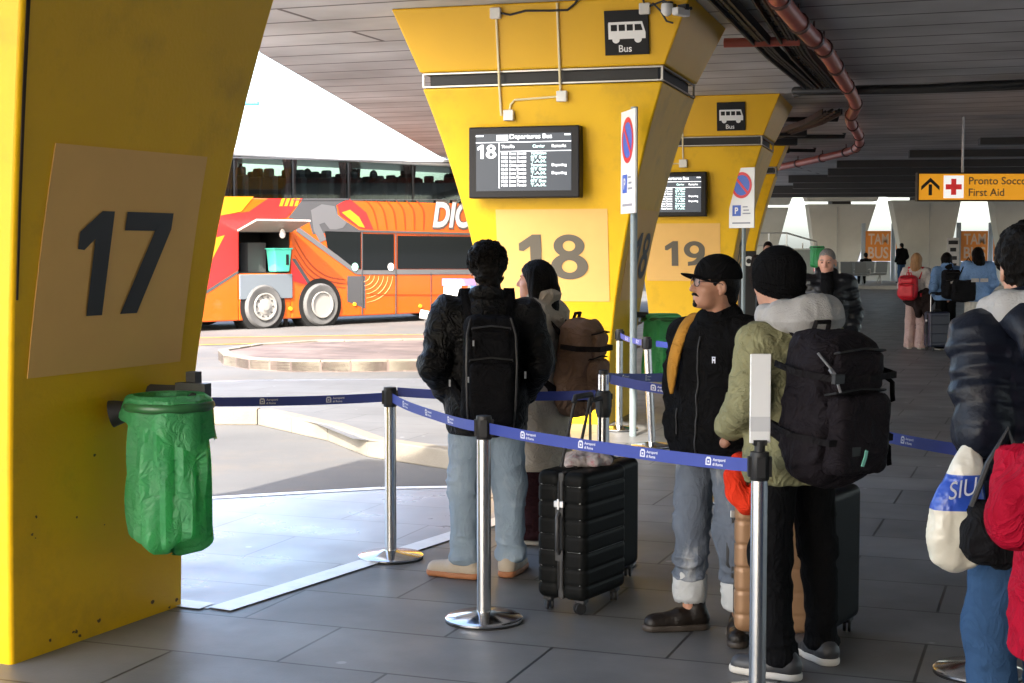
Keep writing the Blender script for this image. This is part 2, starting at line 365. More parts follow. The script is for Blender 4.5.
# tiled area outside the white stripe, with skylight put into its paler colour
pale=[(-5.1,-29.9),(-4.55,0),(-3.85,5.0),(-3.25,9.66),(-2.05,10.12),(-.92,10.53),(.1,10.65),(.36,10.25),(-1.30,7.30),(-1.44,7.0),(-2.2,7.35),(-3.4,7.9)]
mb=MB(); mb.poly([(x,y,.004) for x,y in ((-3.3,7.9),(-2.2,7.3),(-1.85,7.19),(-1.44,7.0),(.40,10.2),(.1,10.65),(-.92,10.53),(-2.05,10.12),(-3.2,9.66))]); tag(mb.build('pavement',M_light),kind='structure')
mb=MB(); mb.poly([(x,y,.004) for x,y in ((-1.9,14.45),(-1.42,13.3),(-.6,12.6),(.0,12.2),(.1,13.3),(-.6,15.2),(.0,19.4),(-3.4,19.1),(-4.9,18.4),(-4.75,15.9),(-2.7,15.78))]); tag(mb.build('pavement',M_light2),kind='structure')
def strip(mb,a,b,w,z):
    a=Vector((a[0],a[1],z));b=Vector((b[0],b[1],z));t=(b-a).normalized();n=Vector((-t.y,t.x,0))*w/2
    mb.poly([a-n,b-n,b+n,a+n])
mb=MB(); strip(mb,(-1.38,6.98),(.42,10.17),.135,.008); strip(mb,(-1.82,7.2),(-1.45,7.04),.125,.0075)
strip(mb,(-3.2,9.67),(-2.06,10.11),.09,.0085);strip(mb,(-2.06,10.11),(-.92,10.53),.09,.009); strip(mb,(-.92,10.53),(.3,10.66),.09,.0085)
tag(mb.build('floor_marking',M_white),kind='structure')
# kerb stones along the notch
def kerb(name,pts,top=.02,bot=-.15,w=.16,seg=.9):
    mb=MB()
    for (x0,y0),(x1,y1) in zip(pts[:-1],pts[1:]):
        a=Vector((x0,y0,0));b=Vector((x1,y1,0));L=(b-a).length;n=max(1,round(L/seg));t=(b-a).normalized();q=Vector((-t.y,t.x,0))
        for i in range(n):
            p=a+t*(L*i/n+.004);r=a+t*(L*(i+1)/n-.004); j=random.uniform(-.004,.004)
            mb.hexa([p+Vector((0,0,bot)),p-q*w+Vector((0,0,bot)),r-q*w+Vector((0,0,bot)),r+Vector((0,0,bot))],[p+Vector((0,0,top+j)),p-q*w+Vector((0,0,top+j)),r-q*w+Vector((0,0,top+j)),r+Vector((0,0,top+j))])
    return tag(mb.build(name,M_kerb,bev=.012),kind='structure')
kerb('kerb',[(.3,12.0),(-.5,12.42),(-1.28,13.2),(-1.77,14.3),(-2.66,15.6),(-4.95,15.73)])
# island with red pavers in front of the bus
isl=[(-4.55,23.6),(-4.0,22.75),(-3.3,22.3),(-2.4,22.25),(-1.3,22.45),(.9,23.2),(2.2,25.6),(1.2,27.6),(-1,27.9),(-3.6,27.2),(-4.5,26.2),(-4.85,24.7)]
slab('pavement_island',isl,-.15,.0,M_paver)
kerb('kerb',isl[::-1]+[isl[-1]],top=.03,w=.16,seg=.55)
isl2=[(-1.9,32.6),(-1.2,32.2),(1.4,32.4),(3,34.5),(1.2,34.4),(-1.5,33.3)]
slab('pavement_island',isl2,-.15,.0,M_kerb)
mb=MB()
for a,b,w in (((-9,27.2),(-4.6,28.9),.18),((-9,30.0),(3,33.0),.16),((-4.6,28.9),(3,30.6),.14)): strip(mb,a,b,w,-.140)
tag(mb.build('road_marking',M_yroad),kind='structure')
mb=MB(); mb.poly([(x,y,-.146) for x,y in ((-9.5,27.6),(-5.3,28.9),(3.4,31.2),(2.8,32.4),(-3,31.8),(-9.6,29.6))]); tag(mb.build('road_marking',M_rroad),kind='structure')
# canopy ceiling: long metal slats across the platform
CZ=3.97
ledge=[(-5.0,-22),(-5.2,-2),(-5.0,5.2),(-2.6,7.7),(-.5,7.9),(-.5,9.7),(-2.2,12.6),(-2.94,17.65),(-1.74,39),(2.5,46),(5.5,54),(8.4,62)]  # unseen edge shaped for light: notch and far cut-back let sky in
def ceil_mat():
    m=bpy.data.materials.new('ceiling_slats');m.use_nodes=True;nt=m.node_tree;N=nt.nodes;L=nt.links;b=N['Principled BSDF']
    tc=N.new('ShaderNodeTexCoord');mp=N.new('ShaderNodeMapping');mp.inputs['Rotation'].default_value=(0,0,R(20));L.new(tc.outputs['Object'],mp.inputs['Vector'])
    br=N.new('ShaderNodeTexBrick');br.offset=.37;br.inputs['Scale'].default_value=1;br.inputs['Brick Width'].default_value=19.;br.inputs['Row Height'].default_value=.8;br.inputs['Mortar Size'].default_value=.028
    br.inputs['Color1'].default_value=(.44,.445,.45,1);br.inputs['Color2'].default_value=(.52,.525,.53,1);br.inputs['Mortar'].default_value=(.07,.07,.07,1);L.new(mp.outputs[0],br.inputs['Vector'])
    n=N.new('ShaderNodeTexNoise');n.inputs['Scale'].default_value=.7;n.inputs['Detail'].default_value=6;L.new(mp.outputs[0],n.inputs['Vector'])
    r=N.new('ShaderNodeMapRange');r.inputs[1].default_value=.3;r.inputs[2].default_value=.7;r.inputs[3].default_value=.7;r.inputs[4].default_value=1.25;L.new(n.outputs['Fac'],r.inputs[0])
    mx=N.new('ShaderNodeMix');mx.data_type='RGBA';mx.blend_type='MULTIPLY';mx.inputs[0].default_value=1;L.new(br.outputs['Color'],mx.inputs[6]);L.new(r.outputs[0],mx.inputs[7]);L.new(mx.outputs[2],b.inputs['Base Color'])
    b.inputs['Roughness'].default_value=.55
    bp=N.new('ShaderNodeBump');bp.inputs['Strength'].default_value=.6;bp.inputs['Distance'].default_value=.02;bp.invert=True;L.new(br.outputs['Fac'],bp.inputs['Height']);L.new(bp.outputs[0],b.inputs['Normal'])
    return m
M_ceil=ceil_mat()
cp=ledge+[(30,62),(23,14),(21,-22)]
slab('ceiling',cp,CZ,CZ+.45,M_ceil)
M_black=mat('black_steel',(.018,.018,.018),.5,bump=.05)
M_dgrey=mat('dark_grey_steel',(.05,.05,.05),.45,metal=.3)
slab('far_sunshade',[(-1,58),(45,58),(45,82),(-1,82)],4.82,5.2,M_ceil)  # unseen roof plate added to keep sun off the far columns
# dark cross beams stepping down towards the far end
mb=MB()
for i,(y,x0,x1) in enumerate(((30,9.6,26),(34,9.2,26),(38,8.4,28),(42,9,28),(46,8.6,28),(50,9.5,30),(54,9,30),(58,8,30))):
    c=Vector(((x0+x1)/2,y,CZ-.07-.012*i)); mb.box(c,(x1-x0,.35,.14+.024*i),Matrix.Rotation(R(-10),3,'Z'))
mb.box((16,61.8,CZ-.02),(32,.3,.3))
tag(mb.build('ceiling_beams',M_dgrey),kind='structure')
# unseen wall added behind the camera to block and bounce light
mb=MB(); mb.prism([(-3.6,-6.4,0),(16,-6.4,0),(16,-6,0),(-3.6,-6,0)],(0,0,CZ-.01))
o=mb.build('light_block_wall',mat('render_grey',(.62,.60,.56),.8,bump=.2,var=.1)); tag(o,'unseen grey wall added behind the camera to block light','wall')
# ============================================================= PILLARS
M_yel=mat('yellow_paint',(.74,.43,.002),.42,spec=.35,bump=.12,bscale=55,var=.06,vscale=1.4,dirt=(.26,.15,.015),dscale=2.6,damt=.30,detail=6)
M_yel2=mat('yellow_paint_deep',(.72,.40,.002),.42,spec=.35,bump=.08,bscale=45,var=.05,vscale=1.1)
M_panel=mat('number_panel_paint',(.72,.42,.115),.55,var=.04,vscale=4)
M_digit=mat('digit_paint',(.10,.085,.06),.6)
M_digit2=mat('digit_black',(.022,.022,.022),.5)
M_alu=mat('pale_aluminium',(.42,.41,.38),.35,metal=.5)
M_vent=mat('vent_dark',(.02,.02,.02),.6)
M_cond=mat('conduit_plastic',(.72,.62,.36),.5)
M_box=mat('junction_plastic',(.70,.68,.62),.5)
M_cable=mat('cable_black',(.015,.015,.015),.5)
W0,D0,ZS,ZB,ZC=1.13,1.14,3.22,3.37,CZ
class Pil: pass
def pillar(FR,rot,num,label,s=.6,t=.4,tb=.2,detail=True):
    a=Vector((math.cos(R(rot)),-math.sin(R(rot)),0)); b=Vector((math.sin(R(rot)),math.cos(R(rot)),0))
    c=Vector((FR[0],FR[1],0))-a*W0/2+b*D0/2
    root=thing('bus_bay_pillar',label,'pillar',c,R(-rot),'yellow bay pillars along the platform edge')
    p=Pil();p.root=root;p.s,p.t,p.tb=s,t,tb
    hw=W0/2;hd=D0/2
    def ring(z,ds,dt,db): return [(-hw-ds,-hd-dt,z),(hw+ds,-hd-dt,z),(hw+ds,hd+db,z),(-hw-ds,hd+db,z)]
    gz=lambda z:(max(z,0)/ZS)**1.85
    mb=MB(); zs=[-.02,.3,.6,.9,1.2,1.5,1.8,2.1,2.4,2.7,2.95,ZS]; vs=[]
    for z in zs: k=gz(z); vs+=ring(z,s*k,t*k,tb*k)
    fs=[(3,2,1,0),tuple(4*(len(zs)-1)+i for i in range(4))]
    for i in range(len(zs)-1):
        for q in range(4): n_=(q+1)%4; fs.append((4*i+q,4*i+n_,4*i+4+n_,4*i+4+q))
    mb._a(vs,fs,True); mb.build('shaft',M_yel,root,bev=.018,seg=3)
    mb=MB(); mb.hexa(ring(ZS-.001,s-.06,t-.06,tb-.06),ring(ZB+.001,s-.06,t-.06,tb-.06)); bd=mb.build('vent_band',M_vent,root)
    mb=MB() # pale frame rails round the dark vent band
    for z in (ZS+.014,ZB-.014):
        r=ring(z,s-.01,t-.01,tb-.01)
        for i in range(4):
            q0,q1=Vector(r[i]),Vector(r[(i+1)%4]); mb.box((q0+q1)/2,((q1-q0).length,.02,.014),Matrix.Rotation(math.atan2((q1-q0).y,(q1-q0).x),3,'Z'))
    for x,y in ((-hw-s+.01,-hd-t+.01),(hw+s-.01,-hd-t+.01),(hw+s-.01,hd+tb-.01)): mb.box((x,y,(ZS+ZB)/2),(.02,.024,ZB-ZS-.035))
    mb.build('vent_rail',M_alu,bd)
    mb=MB(); mb.hexa(ring(ZB,s+.02,t+.02,tb+.0),ring(ZC-.002,s+.27,t+.12,tb+.3)); mb.build('capital',M_yel2,root,bev=.015,seg=2)
    p.front=lambda x,z,o=0.:Vector((x,-hd-t*gz(z)-o,z)); p.side=lambda y,z,o=0.:Vector((hw+s*gz(z)+o,y,z))
    p.cap=lambda x,z,o=0.:Vector((x,-hd-t-.02-.10*(z-ZB)/(ZC-ZB)-o,z))
    p.num=num; return p
def number(p,fn,u0,u1,z0,z1,du0,dz,dh,dw,m=M_digit):
    q=[fn(u0,z0,.004),fn(u1,z0,.004),fn(u1,z1,.004),fn(u0,z1,.004)]
    mb=MB(); N_=6
    for i in range(N_):
        za,zb_=z0+(z1-z0)*i/N_,z0+(z1-z0)*(i+1)/N_; mb.hexa([fn(u0,za,.002),fn(u1,za,.002),fn(u1,za,.007),fn(u0,za,.007)] ,[fn(u0,zb_,.002),fn(u1,zb_,.002),fn(u1,zb_,.007),fn(u0,zb_,.007)])
    pn=mb.build('number_panel',M_panel,p.root)
    mb=MB(); digits(mb,str(p.num),dh,lambda u,v,o:fn(du0+u,dz+v,.0125+o),dw); mb.build('numeral',m,pn)
def disp(p,x0,x1,z0,z1,label):
    """bay departure screen bolted to the pillar front"""
    c=p.front((x0+x1)/2,(z0+z1)/2,.10); w=p.root.matrix_basis@c
    o=thing('departure_display',label,'display',w,p.root.rotation_euler.z,'departure screens on the pillar fronts')
    ww,hh=x1-x0,z1-z0
    mb=MB(); mb.box((0,0,0),(ww,.16,hh)); mb.build('housing',mat('display_case',(.008,.008,.009),.45,spec=.2),o,bev=.012)
    mb=MB(); mb.box((0,-.082,.0),(ww*.86,.008,hh*.80)); sc=mb.build('screen',mat('lcd_dark',(.02,.024,.03),.3,spec=.2,emit=((.10,.12,.15),.10)),o)
    e=mat('lcd_white',(.8,.8,.8),.4,emit=((.95,.97,1.),.42)); e2=mat('lcd_cyan',(.5,.8,.8),.4,emit=((.65,.95,.9),.36))
    sw,sh=ww*.86,hh*.80; at=lambda u,v:Vector((-sw/2+u*sw,-.088,-sh/2+v*sh))
    mb=MB()
    def bar(u0,u1,v0,v1): mb.prism([at(u0,v0),at(u1,v0),at(u1,v1),at(u0,v1)],(0,-.002,0))
    digits(mb,str(p.num),sh*.24,lambda u,v,o:at(.015,.57)+Vector((u,-o,v)),sw*.20)
    put_text(mb,'Departures Bus',sh*.075,lambda u,v:at(.36,.91)+Vector((u,0,v)),bold=.01,wid=sw*.44)
    bar(.22,.34,.885,.975); bar(.0,.08,.955,.975); bar(.93,.99,.955,.975)
    bar(0,1,.845,.855); bar(.245,1,.685,.694); bar(.243,.25,.05,.845)
    put_text(mb,'Time',sh*.05,lambda u,v:at(.27,.75)+Vector((u,0,v)),bold=.01); put_text(mb,'To',sh*.05,lambda u,v:at(.36,.75)+Vector((u,0,v)),bold=.01)
    put_text(mb,'Remarks',sh*.05,lambda u,v:at(.80,.75)+Vector((u,0,v)),bold=.01)
    rr=random.Random(5); 
    for i in range(9):
        v=.63-.069*i; put_text(mb,'%02d:%02d'%(10+i//2,(i*25)%60),sh*.045,lambda u,w_:at(.27,v)+Vector((u,0,w_)),wid=sw*.065,bold=.012)
        put_text(mb,rr.choice(['Roma Termini','Roma Tiburtina','Roma Termini','Civitavecchia']),sh*.045,lambda u,w_:at(.355,v)+Vector((u,0,w_)),wid=sw*.175,bold=.012)
        if i in (3,5): put_text(mb,'Departing',sh*.045,lambda u,w_:at(.80,v)+Vector((u,0,w_)),bold=.012)
    mb.build('screen_text',e,sc)
    mb=MB(); put_text(mb,'Carrier',sh*.05,lambda u,v:at(.60,.75)+Vector((u,0,v)),bold=.012)
    for i in range(9): put_text(mb,['Terravision','SIT Bus','T.A.M.'][i%3],sh*.045,lambda u,w_:at(.58,.63-.069*i)+Vector((u,0,w_)),wid=sw*.16,bold=.016)
    mb.build('carrier_text',e2,sc)
    return o
def bus_sign(p,x0,x1,z0,z1,label):
    w=p.root.matrix_basis@p.cap((x0+x1)/2,(z0+z1)/2,.02); o=thing('bus_stop_sign',label,'sign',w,p.root.rotation_euler.z,'bus pictogram signs on the pillar capitals')
    ww,hh=x1-x0,z1-z0; til=Matrix.Rotation(math.atan2(.10,ZC-ZB),4,'X')
    mb=MB(); mb.T=til; mb.box((0,0,0),(ww,.02,hh)); mb.build('sign_board',mat('sign_black',(.012,.012,.013),.5,spec=.2),o,bev=.004)
    k=ww/.4; at=lambda u,v:til@Vector(((u-.5)*ww,-.0135,(v-.5)*hh))
    mb=MB(); mb.poly([at(u,v) for u,v in ((.09,.36),(.93,.36),(.93,.50),(.86,.74),(.10,.74),(.09,.70))])
    for cx in (.26,.76): mb.poly([at(cx+.085*math.cos(2*PI*i/20),.35+.085*math.sin(2*PI*i/20))+Vector((0,-.0012,0)) for i in range(20)])
    put_text(mb,'Bus',hh*.15,lambda u,v:at(.32+u/ww,.07+v/hh)+Vector((0,-.002,0)),bold=.012); mb.build('pictogram',mat('sign_white',(.8,.8,.78),.5),o)
    mb=MB()
    for u0,u1 in ((.15,.29),(.33,.47),(.51,.65)): mb.poly([at(u,v)+Vector((0,-.002,0)) for u,v in ((u0,.54),(u1,.54),(u1,.68),(u0,.68))])
    mb.poly([at(u,v)+Vector((0,-.002,0)) for u,v in ((.69,.54),(.87,.54),(.83,.68),(.69,.68))]); mb.build('pictogram_window',mat('sign_black',(.012,.012,.013),.5,spec=.2),o)
P17=pillar((-2.05,6.05),24.5,17,'nearest yellow pillar with black number 17 on its shaded side',s=.55,t=.40,tb=.22)
P18=pillar((.915,14.36),16.5,18,'yellow pillar numbered 18 with the departure screen behind the couple')
P19=pillar((3.25,23.0),15.5,19,'yellow pillar numbered 19 behind the man in the cap')
P20=pillar((4.95,31.7),11.,20,'farthest yellow pillar, only its edge showing behind pillar 19')
number(P17,P17.side,-.545,.455,1.18,2.12,-.335,1.42,.44,.60,M_digit2)
number(P18,P18.front,-.50,.60,1.19,2.07,-.28,1.40,.43,.68)
number(P18,P18.side,-.50,.56,1.19,2.07,-.20,1.39,.46,.68,M_digit2)
number(P19,P19.front,-.62,.52,1.19,2.07,-.33,1.42,.38,.62)
number(P19,P19.side,-.50,.50,1.19,2.07,-.34,1.39,.48,.68)
disp(P18,-.69,.39,2.17,2.84,'bay 18 departure screen listing buses, black case on the yellow pillar')
disp(P19,-.74,.34,2.17,2.84,'bay 19 departure screen partly hidden behind the side of pillar 18')
bus_sign(P18,.64,1.05,3.46,3.86,'black bus pictogram sign on the capital of pillar 18')
bus_sign(P19,.50,.92,3.44,3.86,'black bus pictogram sign on the capital of pillar 19')
bus_sign(P20,.50,.92,3.44,3.86,'black bus pictogram sign on the farthest yellow capital, edge on')
def conduits(p,full=True):
    f=p.front;c=p.cap;r=p.root
    def col(x,z0,z1):
        pts=[f(x,z,.016) for z in (z0,ZS-.02)] if z0<ZS else []
        if z1>ZB: pts+= [f(x,ZS,.02),c(x,ZB+.02,.016),c(x,z1,.016)]
        return pts
    if full:
        mb=MB(); mb.tube(col(-.39,2.95,3.86),.012,6); mb.tube(col(.20,3.10,3.95),.012,6); mb.tube([f(.19,3.11,.016),f(-.25,3.09,.016),f(-.29,3.05,.016),f(-.31,2.98,.016)],.010,6); mb.build('conduit',M_cond,r)
        for q in (c(-.39,3.88,.03),f(.215,3.11,.03),f(-.31,2.95,.03),c(1.02,3.86,.03)):
            mb=MB(); mb.box(q,(.10,.055,.10)); mb.build('junction_box',M_box,r,bev=.008)
        mb=MB(); mb.tube([c(-.39,3.89,.03),c(-.25,3.86,.03),c(-.1,3.89,.03),c(.15,3.88,.03),c(.3,3.88,.03),c(.37,3.93,.03),c(.4,3.965,.03)],.011,6)
        mb.tube([c(1.04,3.86,.04),c(1.1,3.90,.05),c(1.17,3.83,.05),c(1.22,3.74,.05),c(1.28,3.72,.06)],.010,6); mb.tube([c(1.02,3.9,.04),c(1.0,3.965,.04)],.010,6); mb.tube([c(1.04,3.87,.04),c(1.2,3.92,.05),c(1.30,3.86,.07)],.010,6); mb.build('cable',M_cable,r)
        for x,z in ((1.24,3.83),(1.38,3.80)):
            w=r.matrix_basis@c(x,z,.12); o=thing('security_camera','%s security camera on the corner of the pillar 18 capital'%('white dome' if x<1.3 else 'small bullet'),'camera',w,r.rotation_euler.z-.5)
            if x<1.3:
                mb=MB(); mb.lathe([(.05,.05),(.055,.03),(.055,-.02),(.03,-.05),(.008,-.06)],n=14); mb.build('camera_dome',mat('cam_white',(.6,.6,.58),.4),o)
            else:
                mb=MB(); mb.box((0,-.02,0),(.07,.18,.07)); mb.build('camera_body',mat('cam_white',(.6,.6,.58),.4),o,bev=.012)
            mb=MB(); mb.tube([(0,.04,.02),(0,.12,.05)],.016,6); mb.box((0,.01,.045),(.09,.05,.05)); mb.build('bracket',M_cable,o)
    else:
        mb=MB(); mb.tube(col(-.02,2.98,3.9),.012,6); mb.tube([f(-.02,2.97,.016),f(-.6,2.97,.016)],.010,6); mb.build('conduit',M_cond,r)
        mb=MB(); mb.box(f(-.02,2.97,.03),(.12,.06,.12)); mb.build('junction_box',M_box,r,bev=.008)
        mb=MB(); mb.tube([c(-.02,3.9,.03),c(.1,3.88,.03),c(.18,3.95,.03)],.012,6); mb.build('cable',M_cable,r)
conduits(P18); conduits(P19,False)
mb=MB(); zz=[1.5,1.9,2.3,2.7,3.0,3.2]
for a_,b_ in zip(zz[:-1],zz[1:]):
    w0=.010+.014*(a_-1.5)/1.7; w1=.010+.014*(b_-1.5)/1.7; f_=lambda y,z,o: P17.side(-.57-.40*(z/ZS)**1.85+.02+y,z,o)
    mb.hexa([f_(0,a_,.001),f_(w0,a_,.001),f_(w0,a_,.004),f_(0,a_,.004)],[f_(0,b_,.001),f_(w1,b_,.001),f_(w1,b_,.004),f_(0,b_,.004)])
mb.build('joint_gap',mat('gap_brown',(.03,.015,.004),.8),P17.root)
rr=random.Random(12)
for i in range(16):
    y=rr.uniform(-.55,.54); z=rr.choice([rr.uniform(.01,.09),rr.uniform(.01,.06),rr.uniform(.1,1.0)]); r_=rr.uniform(.004,.013); n=7
    mb=MB(); mb.prism([P17.side(y+r_*rr.uniform(.6,1.4)*math.cos(2*PI*k/n),max(.004,z+r_*rr.uniform(.4,1.1)*math.sin(2*PI*k/n)),.0015) for k in range(n)],P17.side(0,z,.001)-P17.side(0,z,0)); mb.build('paint_chip',mat('chip_brown',(.10,.06,.02),.8),P17.root)
# ============================================================= CEILING SERVICES
M_red=mat('red_pipe_paint',(.40,.085,.055),.42,var=.12,vscale=5)
mb=MB(); pp=[(2.05,11.6),(2.23,12.7),(2.89,14.8),(3.27,15.9),(4.02,18.5),(5.0,22.0),(5.55,24.8),(6.5,28.3),(7.15,31.2),(7.35,33.2),(7.2,36.5),(6.95,40),(6.6,45)]
root=thing('fire_main_pipe','red fire main pipe curving along under the dark ceiling','pipe',(2.05,11.6,3.78))
z=3.79; pts=[Vector((x,y,z)) for x,y in pp]
def catm(ps,n=6):
    out=[]
    for i in range(len(ps)-1):
        p0=ps[max(i-1,0)];p1=ps[i];p2=ps[i+1];p3=ps[min(i+2,len(ps)-1)]
        for k in range(n):
            t=k/n; out.append(.5*((2*p1)+(p2-p0)*t+(2*p0-5*p1+4*p2-p3)*t*t+(-p0+3*p1-3*p2+p3)*t**3))
    return out+[ps[-1]]
sp=catm(pts); mb.tube(sp,.085,14); pipe=mb.build('pipe_run',M_red,root,world=True)
for i in range(2,len(sp)-2,4):
    t=(sp[i+1]-sp[i-1]).normalized(); mb=MB(); mb.tube([sp[i]-t*.05,sp[i]+t*.05],.102,14); mb.tube([sp[i]+Vector((0,0,.08)),Vector((sp[i].x,sp[i].y,CZ))],.012,6); mb.build('coupling',mat('coupling_dark',(.07,.025,.02),.5),root,world=True)
mb=MB(); mb.tube([P(724,43,15.9),P(800,41,15.7)],.05,10); o=mb.build('branch_pipe',M_red,root,world=True)
def tray(name,pts,w,label,n=1):
    root=thing(name,label,'cable tray',pts[0]); mb=MB()
    for a,b in zip(pts[:-1],pts[1:]):
        t=(b-a).normalized(); q=Vector((-t.y,t.x,0))
        for s_ in (-1,1): mb.box((a+b)/2+q*s_*w/2,((b-a).length,.02,.09),Matrix.Rotation(math.atan2(t.y,t.x),3,'Z'))
        L=(b-a).length
        for i in range(int(L/.35)): mb.box(a+t*(i+.5)*.35,(.03,w,.015),Matrix.Rotation(math.atan2(t.y,t.x),3,'Z'))
    mb.build('tray_rail',M_black,root,world=True)
    mb=MB()
    for k in range(5):
        o=(k-2)*w*.18; mb.tube([Vector((p.x+o*.95,p.y-o*.3,p.z+.01+random.uniform(-.02,.02))) for p in pts],.022,6)
    mb.build('cable_bundle',M_cable,root,world=True); return root
tray('cable_tray',[Vector(p) for p in ((1.45,11.,3.85),(1.75,12.9,3.85),(2.9,16.8,3.85),(4.0,20.2,3.85))],.16,'narrow black cable tray running beside pillar 18 under the ceiling')
tray('cable_tray',[Vector(p) for p in ((1.95,11.2,3.85),(2.15,12.9,3.85),(3.2,16.8,3.85),(4.25,20.2,3.85))],.22,'wide black cable tray nearest the red pipe under the ceiling')
mb=MB(); 
for z_,r_ in ((3.86,.06),(3.80,.03)): mb.tube([Vector((3.9,20.9,z_))]+[Vector((4+i*1.5,20.8-i*.5+random.uniform(-.05,.05),z_+random.uniform(-.03,.02))) for i in range(12)],r_,8)
tag(mb.build('ceiling_cable',M_cable,base=(3.9,20.9,3.86)),'thick black cable run crossing the ceiling past the bend of the pipe','cable')
tray('cable_ladder',[Vector(p) for p in ((5.0,23.6,3.82),(5.1,25.5,3.82),(5.0,28.0,3.82),(4.8,32.,3.82),(4.6,40.,3.82))],.3,'dark cable ladder curving away inside the bend of the red pipe')
root=thing('ceiling_bracket','cluster of dark pipe brackets on the ceiling past pillar 19','bracket',(4.5,26,3.9))
for p,q in (((4.5,26,3.9),(5.6,26,3.9)),((5.3,30,3.9),(6.6,30,3.9)),((5.6,34,3.9),(6.9,34.4,3.9))): mb=MB(); mb.tube([p,q,(q[0],q[1]+.01,CZ)],.045,6); mb.build('bracket_arm',M_cable,root,world=True)
for i in range(4): mb=MB(); mb.box((5.2+.3*i,28+2.5*i,3.84),(.5,.2,.16)); mb.build('fixing_box',M_cable,root,world=True)
# first aid direction sign
d=26.3; a=P(918,174,d); b=P(918,200,d); W_=3.35; hh=a.z-b.z
root=thing('direction_sign','orange hanging first aid sign with up arrow and red cross','sign',(a.x+W_/2,d,b.z))
mb=MB(); mb.box((0,0,hh/2),(W_,.14,hh)); mb.build('sign_box',mat('sign_orange',(.85,.36,.012),.45,emit=((1,.42,.02),.07)),root,bev=.006)
mb=MB(); mb.box((0,0,-.012),(W_+.03,.16,.024)); mb.box((0,0,hh+.012),(W_+.03,.16,.024)); mb.box((-W_/2-.012,0,hh/2),(.024,.16,hh+.04)); mb.box((W_/2+.012,0,hh/2),(.024,.16,hh+.04)); mb.build('sign_frame',M_black,root)
fx=-.0735; px=.0175; at=lambda u,v:Vector((-W_/2+u,fx,v))
mb=MB(); cx=.20; mb.poly([at(cx-.03,.08),at(cx+.03,.08),at(cx+.03,.27),at(cx-.03,.27)]); mb.poly([at(cx,.385),at(cx-.16,.235),at(cx-.16,.165),at(cx,.31),at(cx+.16,.165),at(cx+.16,.235)]); mb.build('arrow',M_digit2,root)
mb=MB(); mb.poly([at(.43,.03),at(.78,.03),at(.78,hh-.03),at(.43,hh-.03)]); mb.build('cross_field',mat('sign_white_lit',(.8,.8,.78),.5,emit=((1,1,.98),.10)),root)
mb=MB(); c0=.605;cz=hh/2; 
for dx,dz in ((.045,.14),(.14,.045)): mb.poly([at(c0-dx,cz-dz)+Vector((0,-.002 if dx<dz else -.003,0)),at(c0+dx,cz-dz)+Vector((0,-.002 if dx<dz else -.003,0)),at(c0+dx,cz+dz)+Vector((0,-.002 if dx<dz else -.003,0)),at(c0-dx,cz+dz)+Vector((0,-.002 if dx<dz else -.003,0))])
mb.build('red_cross',mat('cross_red',(.65,.03,.03),.5,emit=((.8,.04,.04),.06)),root)
mb=MB(); put_text(mb,'Pronto Soccorso',.125,lambda u,v:at(.87+u,.27+v),bold=.012); put_text(mb,'First Aid',.125,lambda u,v:at(.87+u,.07+v),bold=.012); mb.build('sign_text',mat('sign_text_grey',(.18,.15,.10),.6),root)
for x in (-.9,1.1):
    mb=MB(); mb.tube([(x,0,hh),(x,0,CZ-b.z)],.022,8); mb.build('hanger_rod',mat('rod_grey',(.45,.45,.45),.4,metal=.6),root)
# ============================================================= BUS
A0=Vector((-6.32,33.6,0)); BE=Vector((math.cos(R(45)),math.sin(R(45)),0)); BN=Vector((-BE.y,BE.x,0)) # along, inward
def BP(px,py):
    r=ray(px,py); m=-BN; t=(A0-EYE).dot(m)/r.dot(m); q=EYE+r*t; return ((q-A0).dot(BE),q.z)
ZX,ZY=190.,40.; KZ=2.2034
def BZ(X,Y): return BP(ZX+X/KZ,ZY+Y/KZ)
bus=thing('double_deck_coach','orange double-deck coach with an open side hatch parked outside','coach',A0+BE*4.5+Vector((0,0,-.15)))
bus.rotation_euler=(0,0,R(45))
# local: x along (s-4.5), y inward, z up from road
def L3(s,z,o=0.): return Vector((s-4.5,-o,z+.15))
S0,S1=-2.6,10.6; BW=2.5; zr=BP(330,153)[1]
M_or=mat('coach_orange',(.62,.095,.005),.28,coat=.6,var=.05,dirt=(.42,.10,.03),dscale=1.4,damt=.35)
M_arc0=mat('seam_orange',(.30,.05,.004),.4)
M_red2=mat('coach_red',(.62,.022,.022),.28,coat=.6)
M_cy=mat('coach_yellow',(.72,.27,.012),.28,coat=.6)
M_dk=mat('coach_dark_grey',(.07,.07,.075),.3,coat=.5)
M_sil=mat('coach_silver',(.17,.17,.178),.3,metal=.3)
M_glass=mat('coach_glass_dark',(.008,.010,.011),.05,spec=.22)
M_wh=mat('coach_white',(.72,.73,.73),.35,coat=.3)
M_bk=mat('coach_black',(.012,.012,.012),.55)
z_ub=BZ(228,350)[1]; z_ut=BZ(228,262)[1]  # upper window band bottom / top
zsk=BZ(200,615)[1]
def sidebox(mb,s0,s1,z0,z1,d0,d1): # block between depths d0..d1 (d measured inward)
    a=L3(s0,z0);b=L3(s1,z1); mb.box(((a.x+b.x)/2,(d0+d1)/2,(a.z+b.z)/2),(abs(b.x-a.x),abs(d1-d0),abs(b.z-a.z)))
mb=MB() # lower hull, with hatch bay left open
h0,hz0=BZ(107,515);h1,hz1=BZ(222,422)
sidebox(mb,S0,h0,zsk,z_ub,0,BW); sidebox(mb,h1,S1,zsk,z_ub,0,BW); sidebox(mb,h0,h1,zsk,hz0,0.003,BW-.003); sidebox(mb,h0,h1,hz1,z_ub,0.003,BW-.003); sidebox(mb,h0,h1,hz0,hz1,1.2,BW-.003)
body=mb.build('body',M_or,bus,bev=.03)
